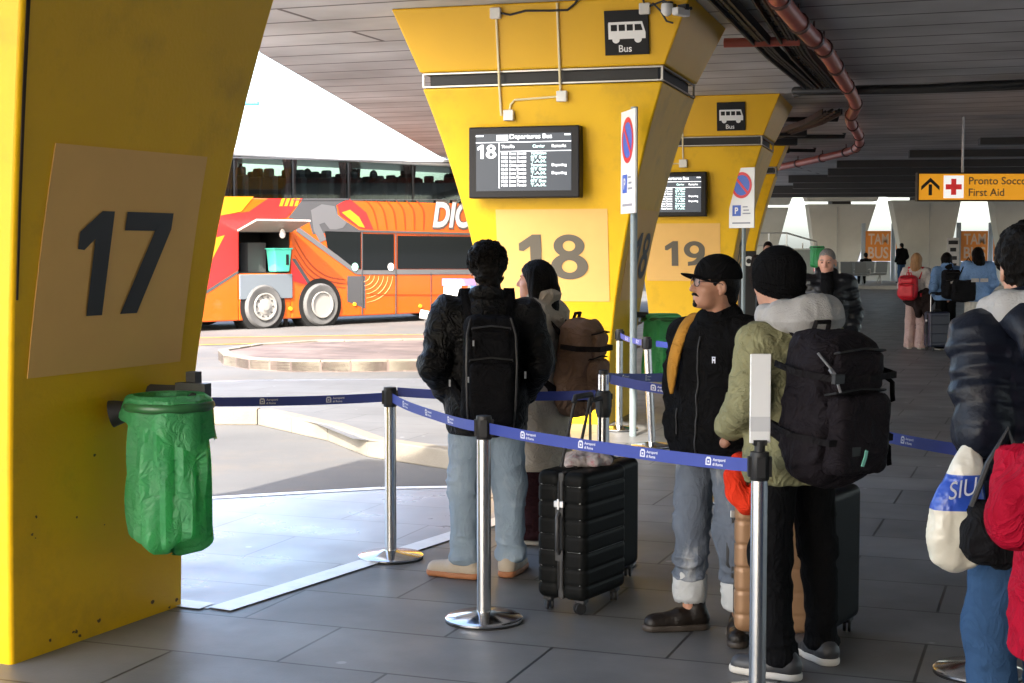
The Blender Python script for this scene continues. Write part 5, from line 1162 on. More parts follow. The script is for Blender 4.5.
    mb=MB(); 
    for x in (-.006,.006): mb.box((ex_+x,ey_,ez_),(.004,.003,.026))
    mb.box((ex_,ey_,ez_+.013),(.018,.003,.004)); mb.box((ex_,ey_,ez_+.001),(.008,.003,.008)); mb.build('chest_emblem',M_btxt,jk)
    f=F(); f.M=M; f.ell((0,.081,-.101),(.020,.012,.014),k=.01).ell((0,.088,-.086),(.010,.006,.006),k=.006); soft(f,'goatee',M_hairk,r,.004,lambda v,n:.002*(ridge(v*140)-.5),sc)
    trousers(r,j,sc,M_jeang,hem=.235,r=(.106,.081,.066),h=.008,fold=.017,seed=23)
    f=F()
    for s in 'LR':
        a=Vector(j['an'+s]); k=Vector(j['kn'+s]); p=a.lerp(k,.36); q=a.lerp(k,.22); f.cap(q,p,.080,.081,.01)
        f.cap(q-Vector((0,0,.06)),q+Vector((0,0,.02)),.062,k=.004,mode='s')
    v_=soft(f,'turn_up',clothmat('denim_inside',(.40,.41,.41),.9,bs=420,b=.3,var=.08,wr=.2),r,.008,lambda v,n:.008*(ridge(v*np.array([14,14,30]),3)**2-.4),sc)
    shoes(r,j,sc,M_leath,M_soled,boot=.11,big=1.15)
    # mustard shoulder strap of the bag on his back
    W_=wmx(r); st=thing('shoulder_bag','mustard strap of a bag over the shoulder of the person in the cap','bag',W_@Vector((.13*sc,-.03*sc,1.30*sc)),r.rotation_euler.z)
    Mm=clothmat('strap_mustard',(.42,.20,.035),.8); base=Vector((.13,-.03,1.30)); pts=[Vector(p) for p in ((.09,-.18,1.22),(.10,-.125,1.40),(.11,-.03,1.490),(.118,.07,1.455),(.125,.142,1.35),(.14,.160,1.24),(.17,.13,1.14))]; ups=[Vector(p) for p in ((0,-1,0),(0,-.7,.7),(0,0,1),(.1,.6,.8),(.2,1,.2),(.3,1,0),(.7,.7,0))]
    mb=MB(); mb.ribbon([(p-base)*sc for p in catm(pts,6)],catm(ups,6),.062,.014); mb.build('strap',Mm,st,smooth=True)
    f=F(); f.box((0,-.27,1.15),(.15,.06,.2),.05,.02); v,fa=f.mesh(.012); fmesh('bag_body',(v-np.array(base))*sc,fa,Mm,st)
def lensmat():
    m=bpy.data.materials.new('lens');m.use_nodes=True;nt=m.node_tree;N=nt.nodes;L=nt.links;N.remove(N['Principled BSDF']);t=N.new('ShaderNodeBsdfTransparent');t.inputs[0].default_value=(.92,.88,.93,1);g=N.new('ShaderNodeBsdfGlossy');g.inputs[1].default_value=.05;mx=N.new('ShaderNodeMixShader');mx.inputs[0].default_value=.05
    L.new(t.outputs[0],mx.inputs[1]);L.new(g.outputs[0],mx.inputs[2]);L.new(mx.outputs[0],N['Material Output'].inputs[0]);return m
LENS=lensmat()
man_cap()
# ---- 4 person in beanie and green quilted jacket, from behind
def beanie():
    h=1.69;sc=h/1.75; r=thing('person','person in black beanie, grey hood and green quilted jacket, seen from behind','person',(1.125,6.0,0),R(34))
    j=J0(hyaw=6,hpitch=-3,elL=(-.275,-.03,1.15),elR=(.27,-.04,1.15),wrL=(-.16,.20,1.02),wrR=(.13,.2,1.02),anL=(-.13,-.08,.085),anR=(.195,.0,.085),knL=(-.12,-.01,.5),knR=(.165,.0,.5),footL=25,footR=-14,shL=(-.195,.0,1.375),shR=(.165,.0,1.385),head=(-.055,.045,1.635),neck=(-.045,.0,1.50))
    body(r,j,sc,M_skinA,.011,face=True)
    M=headM(j); f=F(); f.M=M; f.ell((0,-.016,.036),(.096,.116,.106),k=.03).cap((0,-.022,-.035),(0,-.018,.03),.091,.094,.02,1.20); 
    f.half((0,.30,-1),.062,.008)
    hd=np.array(M.inverted())
    def rib(v,n):
        q=v@hd[:3,:3].T+hd[:3,3]; a=np.arctan2(q[:,1]+.02,q[:,0]); return .0016*np.sin(a*52)*np.clip((.10-q[:,2])/.04,0,1)+.003*(vnoise(v*30,1)-.5)
    be=soft(f,'beanie',clothmat('knit_black',(.006,.006,.0065),.95,bs=220,b=.5),r,.006,rib,sc)
    f=F(); f.M=M; f.path([(.092*math.cos(2*PI*i/24),-.02+.110*math.sin(2*PI*i/24),-.018+.022*math.sin(2*PI*i/24)) for i in range(25)],.0045,.02); f.path([(.091*math.cos(2*PI*i/24),-.02+.109*math.sin(2*PI*i/24),-.048+.030*math.sin(2*PI*i/24)) for i in range(25)],.0045,.02); soft(f,'beanie_cuff',MATS['knit_black'],be,.006,rib,sc)
    mb=MB(); mb.T=Matrix.Scale(sc,4)@M; mb.box((.045,-.132,-.018),(.016,.006,.012)); mb.build('beanie_tag',mat('tag_grey',(.25,.25,.25),.5),be)
    hair_short(r,j,sc,M_hairk,.009,grow=.0,back=-.085,amp=.003)
    # diamond quilting: soft pillows between stitched lines
    jk=jacket(r,j,sc,M_green,hem=.80,t=.022,arm=.060,h=.008,fold=.010,collar=0,flare=.02,seed=31)
    me=jk.data; nv_=len(me.vertices); co=np.zeros(nv_*3,np.float32); me.vertices.foreach_get('co',co); co=co.reshape(-1,3); no=np.zeros(nv_*3,np.float32); me.vertices.foreach_get('normal',no); no=no.reshape(-1,3)
    s_,ds=armcoord(co/sc,j); on=(ds<.11)&(np.abs(co[:,0])>.14*sc); ang=np.where(on,np.arctan2(co[:,1],np.abs(co[:,0])-.24)*.08,np.arctan2(co[:,0],-co[:,1])*.2); zz=np.where(on,s_,co[:,2])
    p_=np.abs(np.sin((zz+ang)*PI/.085));q_=np.abs(np.sin((zz-ang)*PI/.085)); co+=no*(.007*(np.minimum(p_,q_)**.5-.6))[:,None].astype(np.float32); me.vertices.foreach_set('co',co.ravel()); me.update()
    # grey hood lying round the neck
    f=F(); f.path([(.085,.075,1.44),(.125,.02,1.49),(.125,-.06,1.505),(.07,-.125,1.51),(0,-.145,1.505),(-.07,-.125,1.51),(-.125,-.06,1.505),(-.125,.02,1.49),(-.085,.075,1.44)],[.028,.040,.048,.05,.052,.05,.048,.040,.028],.03)
    f.ell((0,-.135,1.475),(.150,.060,.085),k=.05).cap((-.12,-.05,1.46),(.12,-.05,1.46),.05,k=.04); f.ell((0,-.02,1.60),(.085,.09,.10),k=.02,mode='s')
    soft(f,'hood',M_hoodg,r,.008,lambda v,n:.014*(ridge((v+.03*vnoise(v*9)[:,None])*np.array([8,8,11]),41)**2-.4)+.005*(ridge(v*24,43)**2-.4),sc)
    trousers(r,j,sc,M_trblk,hem=.06,r=(.102,.076,.066),h=.009,fold=.014,seed=33); shoes(r,j,sc,M_sneakd,M_solew,big=1.1)
    Mp=clothmat('pack_charcoal',(.015,.0125,.015),.62,bs=170,b=.35,var=.2); Ms=clothmat('pack_strap',(.012,.011,.012),.7)
    def ex(root,T):
        mb=MB(); mb.T=T
        for z in (.14,-.10): mb.ribbon([(-.205,.10,z+.02),(-.215,-.02,z),(-.17,-.165,z-.01),(0,-.19,z-.012),(.17,-.165,z-.01),(.215,-.02,z),(.205,.1,z+.02)],[(-1,.1,0),(-1,-.2,0),(-.6,-.8,0),(0,-1,0),(.6,-.8,0),(1,-.2,0),(1,.1,0)],.024,.005)
        for z in (.12,-.13): mb.ribbon([(.205,-.06,z),(.225,-.10,z-.03),(.24,-.09,z-.075),(.235,-.10,z-.105)],[(1,-.3,0)]*4,.028,.005)
        mb.build('compression_strap',Ms,root)
        for x,y,z in ((-.15,-.175,.13),(-.05,-.185,-.145),(.10,-.18,-.13)): mb=MB(); mb.T=T; mb.box((x,y,z),(.05,.018,.034)); mb.build('buckle',M_rub,root)
        mb=MB(); mb.T=T; mb.ribbon([(-.03,-.205,-.20),(-.022,-.21,-.165),(-.015,-.208,-.14)],[(0,-1,0)]*3,.014,.004); mb.build('tag_loop',mat('tag_mint',(.20,.55,.45),.5),root)
        mb=MB(); mb.T=T; mb.tube([(-.185,-.10,.22),(-.155,-.16,.15),(-.14,-.18,.08)],.005,6); mb.tube([(-.165,-.145,.165),(-.15,-.16,.135)],.009,6); mb.build('zip',M_zip,root)
    rucksack('backpack','large black travel backpack worn over the green quilted jacket',r,sc,-.085,-.30,1.145,.345,.25,.56,Mp,Mp,seed=36,extra=ex,strapm=Ms,h=.010,shz=1.46,sag=.017,tilt=3)
beanie()
# ---- 5 man in shiny black puffer walking towards the camera
def man_puffer():
    h=1.69;sc=h/1.75; r=thing('person','person with cropped grey hair in an open shiny black puffer jacket, facing the camera','person',(2.83,13.5,0),R(172))
    j=J0(hyaw=-14,hpitch=-6,elL=(-.255,-.06,1.14),elR=(.255,-.06,1.14),wrL=(-.225,.10,.95),wrR=(.225,.10,.95),shL=(-.18,-.01,1.43),shR=(.18,-.01,1.43))
    body(r,j,sc,M_skinB,.009); hair_short(r,j,sc,M_hairgrey,.009,grow=-.001,back=-.05,amp=.003)
    M=headM(j)
    for s in (-1,1):
        mb=MB(); mb.T=Matrix.Scale(sc,4)@M; mb.tube([(s*.016,.088,.022),(s*.034,.086,.026),(s*.050,.076,.020)],.004,5); mb.build('eyebrow',M_hairgrey,r)
        mb=MB(); mb.T=Matrix.Scale(sc,4)@M; mb.lathe([(.0,.0885),(.0065,.0875),(.007,.083)],(s*.031,.0015,.0),10,'y'); mb.build('eye',M_hairk,r)
    jacket(r,j,sc,M_puffblk,hem=.74,t=.026,arm=.060,h=.012,fold=.012,quilt=(.085,.014),collar=.05,seed=51)
    f=F(); f.cap((0,.125,1.44),(0,.178,.80),.05,.058,.02,.75).cap((0,.05,1.50),(0,.13,1.40),.06,.055,.03); soft(f,'sweater',M_matteblk,r,.012,lambda v,n:.006*(ridge(v*12)-.5),sc)
    trousers(r,j,sc,M_trblk,h=.014,seed=52); shoes(r,j,sc,M_leath,M_soled,h=.012)
man_puffer()
# ---- 6 man in navy puffer at the right edge, from behind
def man_navy():
    h=1.765;sc=h/1.75; r=thing('person','person with short black hair in a navy puffer jacket at the right edge','person',(1.63,4.72,0),R(16))
    j=J0(hyaw=-14,hpitch=-4,elL=(-.215,-.07,1.14),elR=(.25,-.05,1.15),wrL=(-.06,.17,1.08),wrR=(.2,.15,1.0),shL=(-.185,-.01,1.41),shR=(.205,-.01,1.42),cut='')
    body(r,j,sc,M_skinA,.0075); hair_short(r,j,sc,M_hairk,.006,grow=.016,back=-.045,amp=.014,fq=46,seed=3)
    jacket(r,j,sc,M_puffnavy,hem=.86,t=.028,arm=.054,h=.008,fold=.010,quilt=(.075,.011),collar=.05,seed=61)
    f=F(); f.path([(.10,.06,1.455),(.135,.0,1.50),(.125,-.07,1.525),(.07,-.125,1.525),(0,-.14,1.52),(-.07,-.125,1.525),(-.125,-.07,1.525),(-.135,.0,1.50),(-.10,.06,1.455)],[.03,.036,.04,.042,.043,.042,.04,.036,.03],.03); f.cap((-.11,-.07,1.475),(.11,-.07,1.475),.055,k=.04); f.ell((0,-.02,1.61),(.08,.085,.11),k=.02,mode='s')
    soft(f,'hood',M_hoodg,r,.009,lambda v,n:.012*(ridge(v*np.array([9,9,12]),62)**2-.4),sc)
    f=F(); f.path([(.16,-.02,1.46),(.11,-.13,1.47),(0,-.185,1.46),(-.11,-.13,1.47),(-.16,-.02,1.46)],[.03,.05,.06,.05,.03],.04); f.ell((0,-.17,1.40),(.15,.05,.09),k=.05); soft(f,'jacket_hood',M_puffnavy,r,.009,lambda v,n:.012*(ridge(v*np.array([9,9,14]),66)**2-.4),sc)
    trousers(r,j,sc,M_jeanb,h=.010,seed=63,hem=.05); shoes(r,j,sc,M_sneakd,M_solew)
man_navy()
# ---- 7 person in crimson jacket, mostly outside the right edge
def red_jacket():
    h=1.51;sc=h/1.75; r=thing('person','person in a crimson jacket raising a hand, cut off by the right edge','person',(1.515,4.02,0),R(78))
    j=J0(hyaw=0,elL=(-.255,.085,1.135),elR=(.25,-.06,1.14),wrL=(-.13,-.055,1.285),wrR=(.20,-.03,.96),anL=(-.11,0,.085))
    j['elL']=(-.235,.19,1.165); j['wrL']=(-.075,.165,1.325); j['handL']=(.25,-.45,.40); j['palmL']=(.6,.5,-.3); j['curl']=.75
    body(r,j,sc,M_skinC,.0062,hands=('L',)); hair_long(r,j,sc,M_hairb,.3,.01)
    jk=jacket(r,j,sc,M_redj,hem=.70,t=.035,arm=.066,h=.008,fold=.016,collar=.05,flare=.03,seed=71)
    trousers(r,j,sc,M_jeanb,h=.010,seed=73,hem=.05); shoes(r,j,sc,M_sneakd,M_solew)
    mb=MB(); 
    for z in (1.02,.86): mb.lathe([(.0,.004),(.009,.004),(.011,-.004)],(-.165*sc,.115*sc,z*sc),10,'y')
    mb.build('button',M_zip,jk)
    return r
RJ=red_jacket()
# ---- three girls with bags further back
def girl(label,px,py,h,yaw,top,bot,hairf,topm,botm,legs,**k):
    g=G(px,py); sc=h/1.75; r=thing('person',label,'person',(g.x,g.y,0),R(yaw)); j=J0(**k)
    body(r,j,sc,M_skinB,.014,face=False); hairf(r,j,sc)
    jacket(r,j,sc,topm,h=.015,**top); trousers(r,j,sc,botm,h=.014,**bot); shoes(r,j,sc,M_sneak if legs else M_leath,M_solew,h=.012); return r,j,sc
r,j,sc=girl('person with blonde hair, white top and pink trousers among the three standing far back','x' and 915,349,1.60,-28,dict(hem=.86,t=.012,arm=.05,collar=0,fold=.01,seed=81,name='top'),dict(r=(.10,.085,.085),wide=.02,seed=82,hem=.03),lambda r,j,s:hair_long(r,j,s,M_hairblond,.22,.012),M_whitec,M_pink,True,elR=(.25,.0,1.16),wrR=(.13,.2,1.15))
rp=mat('pack_red',(.62,.012,.03),.5,bump=.2,bscale=80,var=.1); rucksack('backpack','bright red backpack on the blonde person far back',r,sc,-.09,-.24,1.14,.30,.22,.40,rp,rp,seed=83,h=.014,strapm=rp)
W_=wmx(r); o=thing('jacket_bundle','dark jacket tied round the hips of the blonde person','jacket',W_@Vector((.06,-.02,.86)),R(-20)); f=F(); f.cap((-.12,0,.0),(.12,0,.02),.15,k=.05,fl=.9).cap((.10,.0,-.05),(.15,0,-.38),.09,.06,.05).cap((-.05,-.05,-.05),(.0,-.06,-.28),.09,.05,.05); soft(f,'jacket_body',clothmat('bundle_dark',(.03,.022,.022),.9),o,.014,lambda v,n:.02*(ridge(v*9,84)**2-.4))
r,j,sc=girl('person in blue hoodie and black trousers, middle of the three standing far back',945,350,1.61,6,dict(hem=.90,t=.022,arm=.055,collar=.05,seed=85,name='hoodie'),dict(r=(.095,.085,.09),wide=.02,seed=86,hem=.03),lambda r,j,s:hair_long(r,j,s,M_hairk,.20,.012,wid=.07),M_blueh,M_trblk,True)
def ex(root,T):
    mb=MB(); mb.box((-.02,-.165,.04),(.12,.01,.035),Matrix.Rotation(R(-15),3,'Y')); mb.build('label_patch',M_whitec,root)
kb=clothmat('pack_black2',(.012,.012,.014),.75); rucksack('backpack','black backpack with a small white patch on the blue hoodie',r,sc,0,-.23,1.20,.30,.17,.46,kb,kb,seed=87,h=.014,extra=ex)
r,j,sc=girl('person with long black hair, pale blue hoodie and cream trousers far back',976,351,1.70,2,dict(hem=.84,t=.026,arm=.056,collar=.03,seed=88,name='hoodie'),dict(r=(.115,.11,.115),wide=.03,seed=89,hem=.03),lambda r,j,s:hair_long(r,j,s,M_hairk,.36,.012,wid=.09),M_bluej,M_cream,False)
W_=wmx(r); o=thing('back_print','white lettering patch printed across the back of the pale blue hoodie','print',W_@Vector((0,-.185,1.17)))
bpy.data.objects.remove(o)
mb=MB(); [mb.poly([(-.17+.15*k,-.198,1.14),(-.04+.15*k,-.198,1.14),(-.04+.15*k,-.198,1.20),(-.17+.15*k,-.198,1.20)]) for k in range(2)]; mb.build('back_print',M_whitec,r)
W_=wmx(r); o=thing('handbag','black shoulder bag hanging beside the pale blue hoodie','handbag',W_@Vector((-.27,-.10,1.0)))
f=F(); f.box((0,0,0),(.19,.08,.17),.05,.02); f.ell((0,0,-.05),(.2,.1,.15),k=.03); soft(f,'bag_body',kb,o,.014,lambda v,n:.015*(ridge(v*10,90)**2-.4))
mb=MB(); mb.tube([(-.12,0,.14),(.0,.03,.36),(.10,.08,.54),(.20,.0,.36),(.13,0,.14)],.012,6); mb.build('strap',kb,o)
# ---- people at the far end
def far_person(label,loc,yaw,h,topm,botm,hairm,seated=False,vox=.02,**k):
    sc=h/1.75; r=thing('person',label,'person',loc,R(yaw)); j=J0(**k)
    if seated:
        j.update(hipL=(-.1,0,.52),hipR=(.1,0,.52)); dz=-.43
        for q in ('shL','shR','elL','elR','wrL','wrR','head','neck'): a=j[q]; j[q]=(a[0],a[1],a[2]+dz)
        f=F(); f.cap((0,0,.5),(0,-.02,.95),.15,.16,.05,.8).cap((-.14,0,.98),(.14,0,.98),.075,k=.05)
        for s in 'LR': f.path([j['sh'+s],j['el'+s],j['wr'+s]],[.07,.06,.05],.03)
        soft(f,'jacket',topm,r,vox,None,sc)
        f=F()
        for s,x in (('L',-.1),('R',.1)): f.path([(x,0,.5),(x*1.2,.43,.50),(x*1.2,.45,.06),(x*1.2,.58,.04)],[.09,.075,.06,.045],.03)
        soft(f,'trousers',botm,r,vox,None,sc)
        f=F(); M=headM(j); f.cap((0,0,.98),M@Vector((0,-.02,-.06)),.055,k=.02); f.M=M; f.ell((0,-.012,.028),(.075,.097,.090)).ell((0,.032,-.04),(.058,.060,.08)); f.M=Matrix.Identity(4); f.cap((0,0,.5),(0,0,.95),.10); soft(f,'body',M_skinC,r,vox*.7,None,sc); hair_short(r,j,sc,hairm,vox*.6,amp=.0); return r
    body(r,j,sc,M_skinC,vox*.8,face=False); hair_short(r,j,sc,hairm,vox*.6,amp=.0,grow=.006)
    jacket(r,j,sc,topm,h=vox,t=.03,hem=.82); trousers(r,j,sc,botm,h=vox); shoes(r,j,sc,M_sneakd,M_soled,h=vox*.7); return r
FZ=.15
g=P(899,270,64.5); far_person('person in dark jacket and blue jeans standing by the far orange boards',(g.x+.1,64.5,FZ),25,1.72,M_matteblk,M_jeanb,M_hairk)
g=P(865,270,63.4); far_person('person in black sitting on the far metal bench',(g.x,63.3,FZ),8,1.74,M_matteblk,M_trblk,M_hairk,seated=True)
g=P(768,250,27.); far_person('person with dark hair and dark coat partly hidden behind the beanie',(g.x,27.,0),165,1.80,clothmat('coat_darkbrown',(.025,.02,.018),.9),M_trblk,M_hairk,vox=.016)
# ============================================================= LUGGAGE
M_abs=mat('suitcase_black',(.0065,.007,.007),.45,spec=.05,bump=.12,bscale=300); M_absd=mat('suitcase_trim',(.02,.02,.021),.5)
M_tan=mat('suitcase_bronze',(.27,.15,.075),.38,bump=.08,bscale=250,metal=.2); M_shine=mat('suitcase_groove',(.34,.34,.33),.3,metal=.5)
def suitcase(loc,ang,w,d,h,m,label,ribs=7,hand=True,handle_h=.36,lean=0.,groove=None,axis='h'):
    """hard shell case: broad faces along local x; two half shells, zip band, corner wheels, grips, telescopic handle"""
    o=thing('suitcase',label,'suitcase',(loc[0],loc[1],0),R(ang)); z0=.065; zc=z0+h/2
    for s in (-1,1):
        f=F(); f.box((0,s*d*.255,zc),(w/2,d*.245,h/2),.038,.01)
        def dd(v,n,s=s):
            q=np.abs(v[:,0]); e=np.zeros(len(v)); inz=np.clip((v[:,2]-z0-.05)/.02,0,1)*np.clip((z0+h-.05-v[:,2])/.02,0,1)
            for i in range(ribs):
                zr=z0+h*(.12+.76*i/max(1,ribs-1)); e-=.006*np.exp(-((v[:,2]-zr)/.0055)**2)
            return e
        v,fa=f.mesh(.0075); v=relax(v,fa,1,.4); n=vnormals(v,fa); v=v+n*dd(v,n)[:,None]; fmesh('shell',v,fa,m,o)
    if groove:
        mb=MB()
        for s in (-1,1):
            for i in range(ribs):
                zr=z0+h*(.12+.76*i/max(1,ribs-1)); mb.box((0,s*(d*.5-.0055),zr+.008),(w-.09,.004,.009)); 
                for q in (-1,1): mb.box((q*(w*.5-.005),s*d*.27,zr+.008),(.004,d*.26,.006))
        mb.build('shell_groove',groove,o)
    mb=MB(); mb.box((0,0,zc),(w-.012,.030,h-.012)); b=mb.build('zip_band',M_absd,o,bev=.006)
    mb=MB()
    for y in (-.010,.010): mb.tube([(-w/2+.002,y,z0+.05),(-w/2+.002,y,z0+h-.05),(-w/2+.045,y,z0+h-.004),(w/2-.045,y,z0+h-.004),(w/2-.002,y,z0+h-.05),(w/2-.002,y,z0+.05)],.0035,6)
    mb.build('zip',M_rub,b)
    for x in (-1,1):
        for y in (-1,1):
            c=Vector((x*(w/2-.055),y*(d/2-.045),.028)); mb=MB(); mb.tube([c+Vector((0,0,.018)),c+Vector((0,0,.045))],.022,10); mb.box(c+Vector((0,0,.034)),(.05,.045,.02)); hs=mb.build('wheel_housing',M_absd,o,bev=.004)
            a=random.uniform(0,PI); T=Matrix.Translation(c+Vector((.012*math.cos(a),.012*math.sin(a),0)))@Matrix.Rotation(a,4,'Z')
            for q in (-1,1):
                mb=MB(); mb.T=T; mb.lathe([(.010,-.007),(.026,-.006),(.028,0),(.026,.006),(.010,.007)],(0,q*.011,0),18,'y'); mb.build('wheel',M_rub,hs)
    mb=MB(); mb.tube([(-w/2-.004,0,zc+.11),(-w/2-.024,0,zc+.095),(-w/2-.024,0,zc-.06),(-w/2-.004,0,zc-.08)],.011,8); mb.box((-w/2-.004,0,zc+.12),(.012,.04,.05)); mb.box((-w/2-.004,0,zc-.09),(.012,.04,.05)); mb.build('side_grip',M_absd,o)
    mb=MB(); mb.box((-w/2-.007,0,z0+h*.75),(.02,.05,.03)); mb.box((-w/2-.018,.0,z0+h*.75),(.008,.012,.05)); mb.build('lock',M_zip,o,bev=.003)
    mb=MB(); mb.tube([(-.07,0,z0+h+.0),(-.06,0,z0+h+.022),(.06,0,z0+h+.022),(.07,0,z0+h)],.010,8); mb.build('top_grip',M_absd,o)
    if hand:
        ww=.075 if hand is True else hand; mb=MB(); y=d*.30
        for s in (-1,1): mb.tube([(s*ww,y,z0+h-.03),(s*ww,y+lean*handle_h,z0+h+handle_h)],.008,8)
        mb.build('handle_rod',M_absd if m is M_abs else M_zip,o)
        mb=MB(); yy=y+lean*handle_h; mb.tube([(-ww-.012,yy,z0+h+handle_h-.02),(-ww,yy,z0+h+handle_h+.006),(ww,yy,z0+h+handle_h+.006),(ww+.012,yy,z0+h+handle_h-.02)],.014,8); mb.build('handle_grip',M_rub,o)
    return o
# black ribbed case: corners measured from the photo
pA=Vector((.125,6.99,0));pB=Vector((.325,6.83,0));pC=Vector((.545,7.18,0))
cen=(pA+pC)/2; dirw=(pC-pB).normalized(); suitcase((cen.x,cen.y),math.degrees(math.atan2(dirw.y,dirw.x)),.42,.265,.605,M_abs,'black ribbed hard-shell suitcase standing behind the middle stanchion',7,.075,.33,lean=-.25,groove=M_shine)
o=thing('scarf','grey and pink printed scarf bunched on top of the black ribbed suitcase','scarf',(cen.x+.02,cen.y+.03,.672))
f=F(); rr=random.Random(3)
for i in range(9): f.cap((rr.uniform(-.10,.10),rr.uniform(-.09,.12),.02),(rr.uniform(-.08,.10),rr.uniform(-.06,.12),rr.uniform(.02,.045)),.022,.026,.02)
sm=mat('scarf_print',(.42,.38,.38),.95,bump=.5,bscale=90,var=.35,vscale=26,dirt=(.36,.10,.13),dscale=30,damt=.9); soft(f,'scarf_cloth',sm,o,.006,lambda v,n:.010*(ridge(v*30,2)-.5))
# rounded black case behind it
o=suitcase((.485,7.62),62,.36,.22,.56,M_abs,'second black suitcase half hidden behind the ribbed black one',0,.06,.30)
# tan case and black case by the beanie person
tan=suitcase((1.165,6.41),-6,.41,.25,.66,M_tan,'tan bronze hard-shell suitcase between the capped and beanie persons',6,.08,.10,groove=M_absd)
suitcase((1.345,6.5),58,.40,.25,.60,M_abs,'plain black suitcase standing to the right of the beanie person',0,False)
o=thing('neck_pillow','orange-red neck pillow hanging on the tan suitcase','pillow',(.985,6.235,.70),R(-6))
f=F(); f.path([(.075,.0,.06),(.05,0,.0),(0,0,-.065),(-.045,0,-.02),(-.052,0,.05),(-.030,0,.11),(.01,.01,.12)],[.034,.038,.042,.042,.042,.038,.03],.02); soft(f,'pillow_body',clothmat('pillow_red',(.72,.045,.018),.75,bs=200),o,.006,lambda v,n:.004*(ridge(v*22)-.5))
suitcase((7.02,24.75),12,.36,.24,.58,mat('suitcase_navy',(.012,.016,.035),.45),'dark blue suitcase between two of the persons standing far back',4,.08,.30)
# carrier bag and black bag in front of the navy puffer
def bag_plastic():
    D=4.55; c=P(955,520,D); o=thing('carrier_bag','white plastic carrier bag with a blue printed band held at the right','carrier bag',(c.x,D,c.z))
    m=bpy.data.materials.new('carrier_film');m.use_nodes=True;nt=m.node_tree;N=nt.nodes;L=nt.links;b=N['Principled BSDF'];b.inputs['Roughness'].default_value=.28
    tc=N.new('ShaderNodeTexCoord');sx=N.new('ShaderNodeSeparateXYZ');L.new(tc.outputs['Object'],sx.inputs[0]); cr=N.new('ShaderNodeValToRGB');cr.color_ramp.interpolation='CONSTANT'
    mr=N.new('ShaderNodeMapRange');mr.inputs[1].default_value=-.3;mr.inputs[2].default_value=.3;L.new(sx.outputs[2],mr.inputs[0]);L.new(mr.outputs[0],cr.inputs[0])
    e=cr.color_ramp.elements; e[0].position=0;e[0].color=(.62,.58,.47,1);e[1].position=.555;e[1].color=(.025,.075,.40,1);n=e.new(.735);n.color=(.62,.60,.52,1);L.new(cr.outputs[0],b.inputs['Base Color'])
    nz=N.new('ShaderNodeTexNoise');nz.inputs['Scale'].default_value=11;nz.inputs['Detail'].default_value=4;L.new(tc.outputs['Object'],nz.inputs[0]);bp=N.new('ShaderNodeBump');bp.inputs['Strength'].default_value=.5;bp.inputs['Distance'].default_value=.015;L.new(nz.outputs['Fac'],bp.inputs['Height']);L.new(bp.outputs[0],b.inputs['Normal'])
    f=F(); f.cap((.045,0,.235),(.036,0,.16),.022,.042,.03,.7).cap((.036,0,.16),(.012,0,.06),.042,.066,.03,.6).cap((.012,0,.06),(.0,0,-.05),.066,.074,.03,.6).cap((.0,0,-.05),(.004,0,-.11),.074,.052,.03,.65).box((.006,0,-.04),(.07,.035,.10),.03,.03)
    bd=soft(f,'bag_body',m,o,.0055,lambda v,n:.007*(ridge((v+.02*vnoise(v*20)[:,None])*np.array([26,26,9]),5)**2-.4)+.003*(ridge(v*50,7)-.5))
    mb=MB(); put_text(mb,'SIU',.052,lambda u,v:Vector((-.035+u,-.050,.070+v+.22*u)),shear=.12,wid=.085); mb.build('bag_print',mat('print_pale',(.55,.60,.68),.5),bd)
    mb=MB(); mb.tube([(.045,0,.24),(.075,.02,.31),(.10,.06,.345)],[.012,.010,.009],8); mb.build('bag_handle',mat('film_white',(.62,.60,.55),.35),o)
bag_plastic()
D=4.42; c=P(988,530,D); o=thing('handbag','black quilted handbag hanging in front of the crimson jacket','handbag',(c.x,D,c.z))
f=F(); f.box((.02,0,0),(.075,.045,.085),.03,.02); f.ell((.0,0,-.03),(.075,.06,.07),k=.03); f.cap((-.03,0,-.02),(.05,0,-.08),.05,.04,.03)
soft(f,'bag_body',clothmat('bag_black',(.010,.010,.011),.7),o,.007,lambda v,n:.010*(ridge(v*np.array([24,24,30]),9)**2-.4))
mb=MB(); mb.tube([(-.05,0,.07),(.0,.01,.20),(.06,.02,.30),(.09,.0,.2),(.085,0,.07)],.009,6); mb.build('strap',M_rub,o)
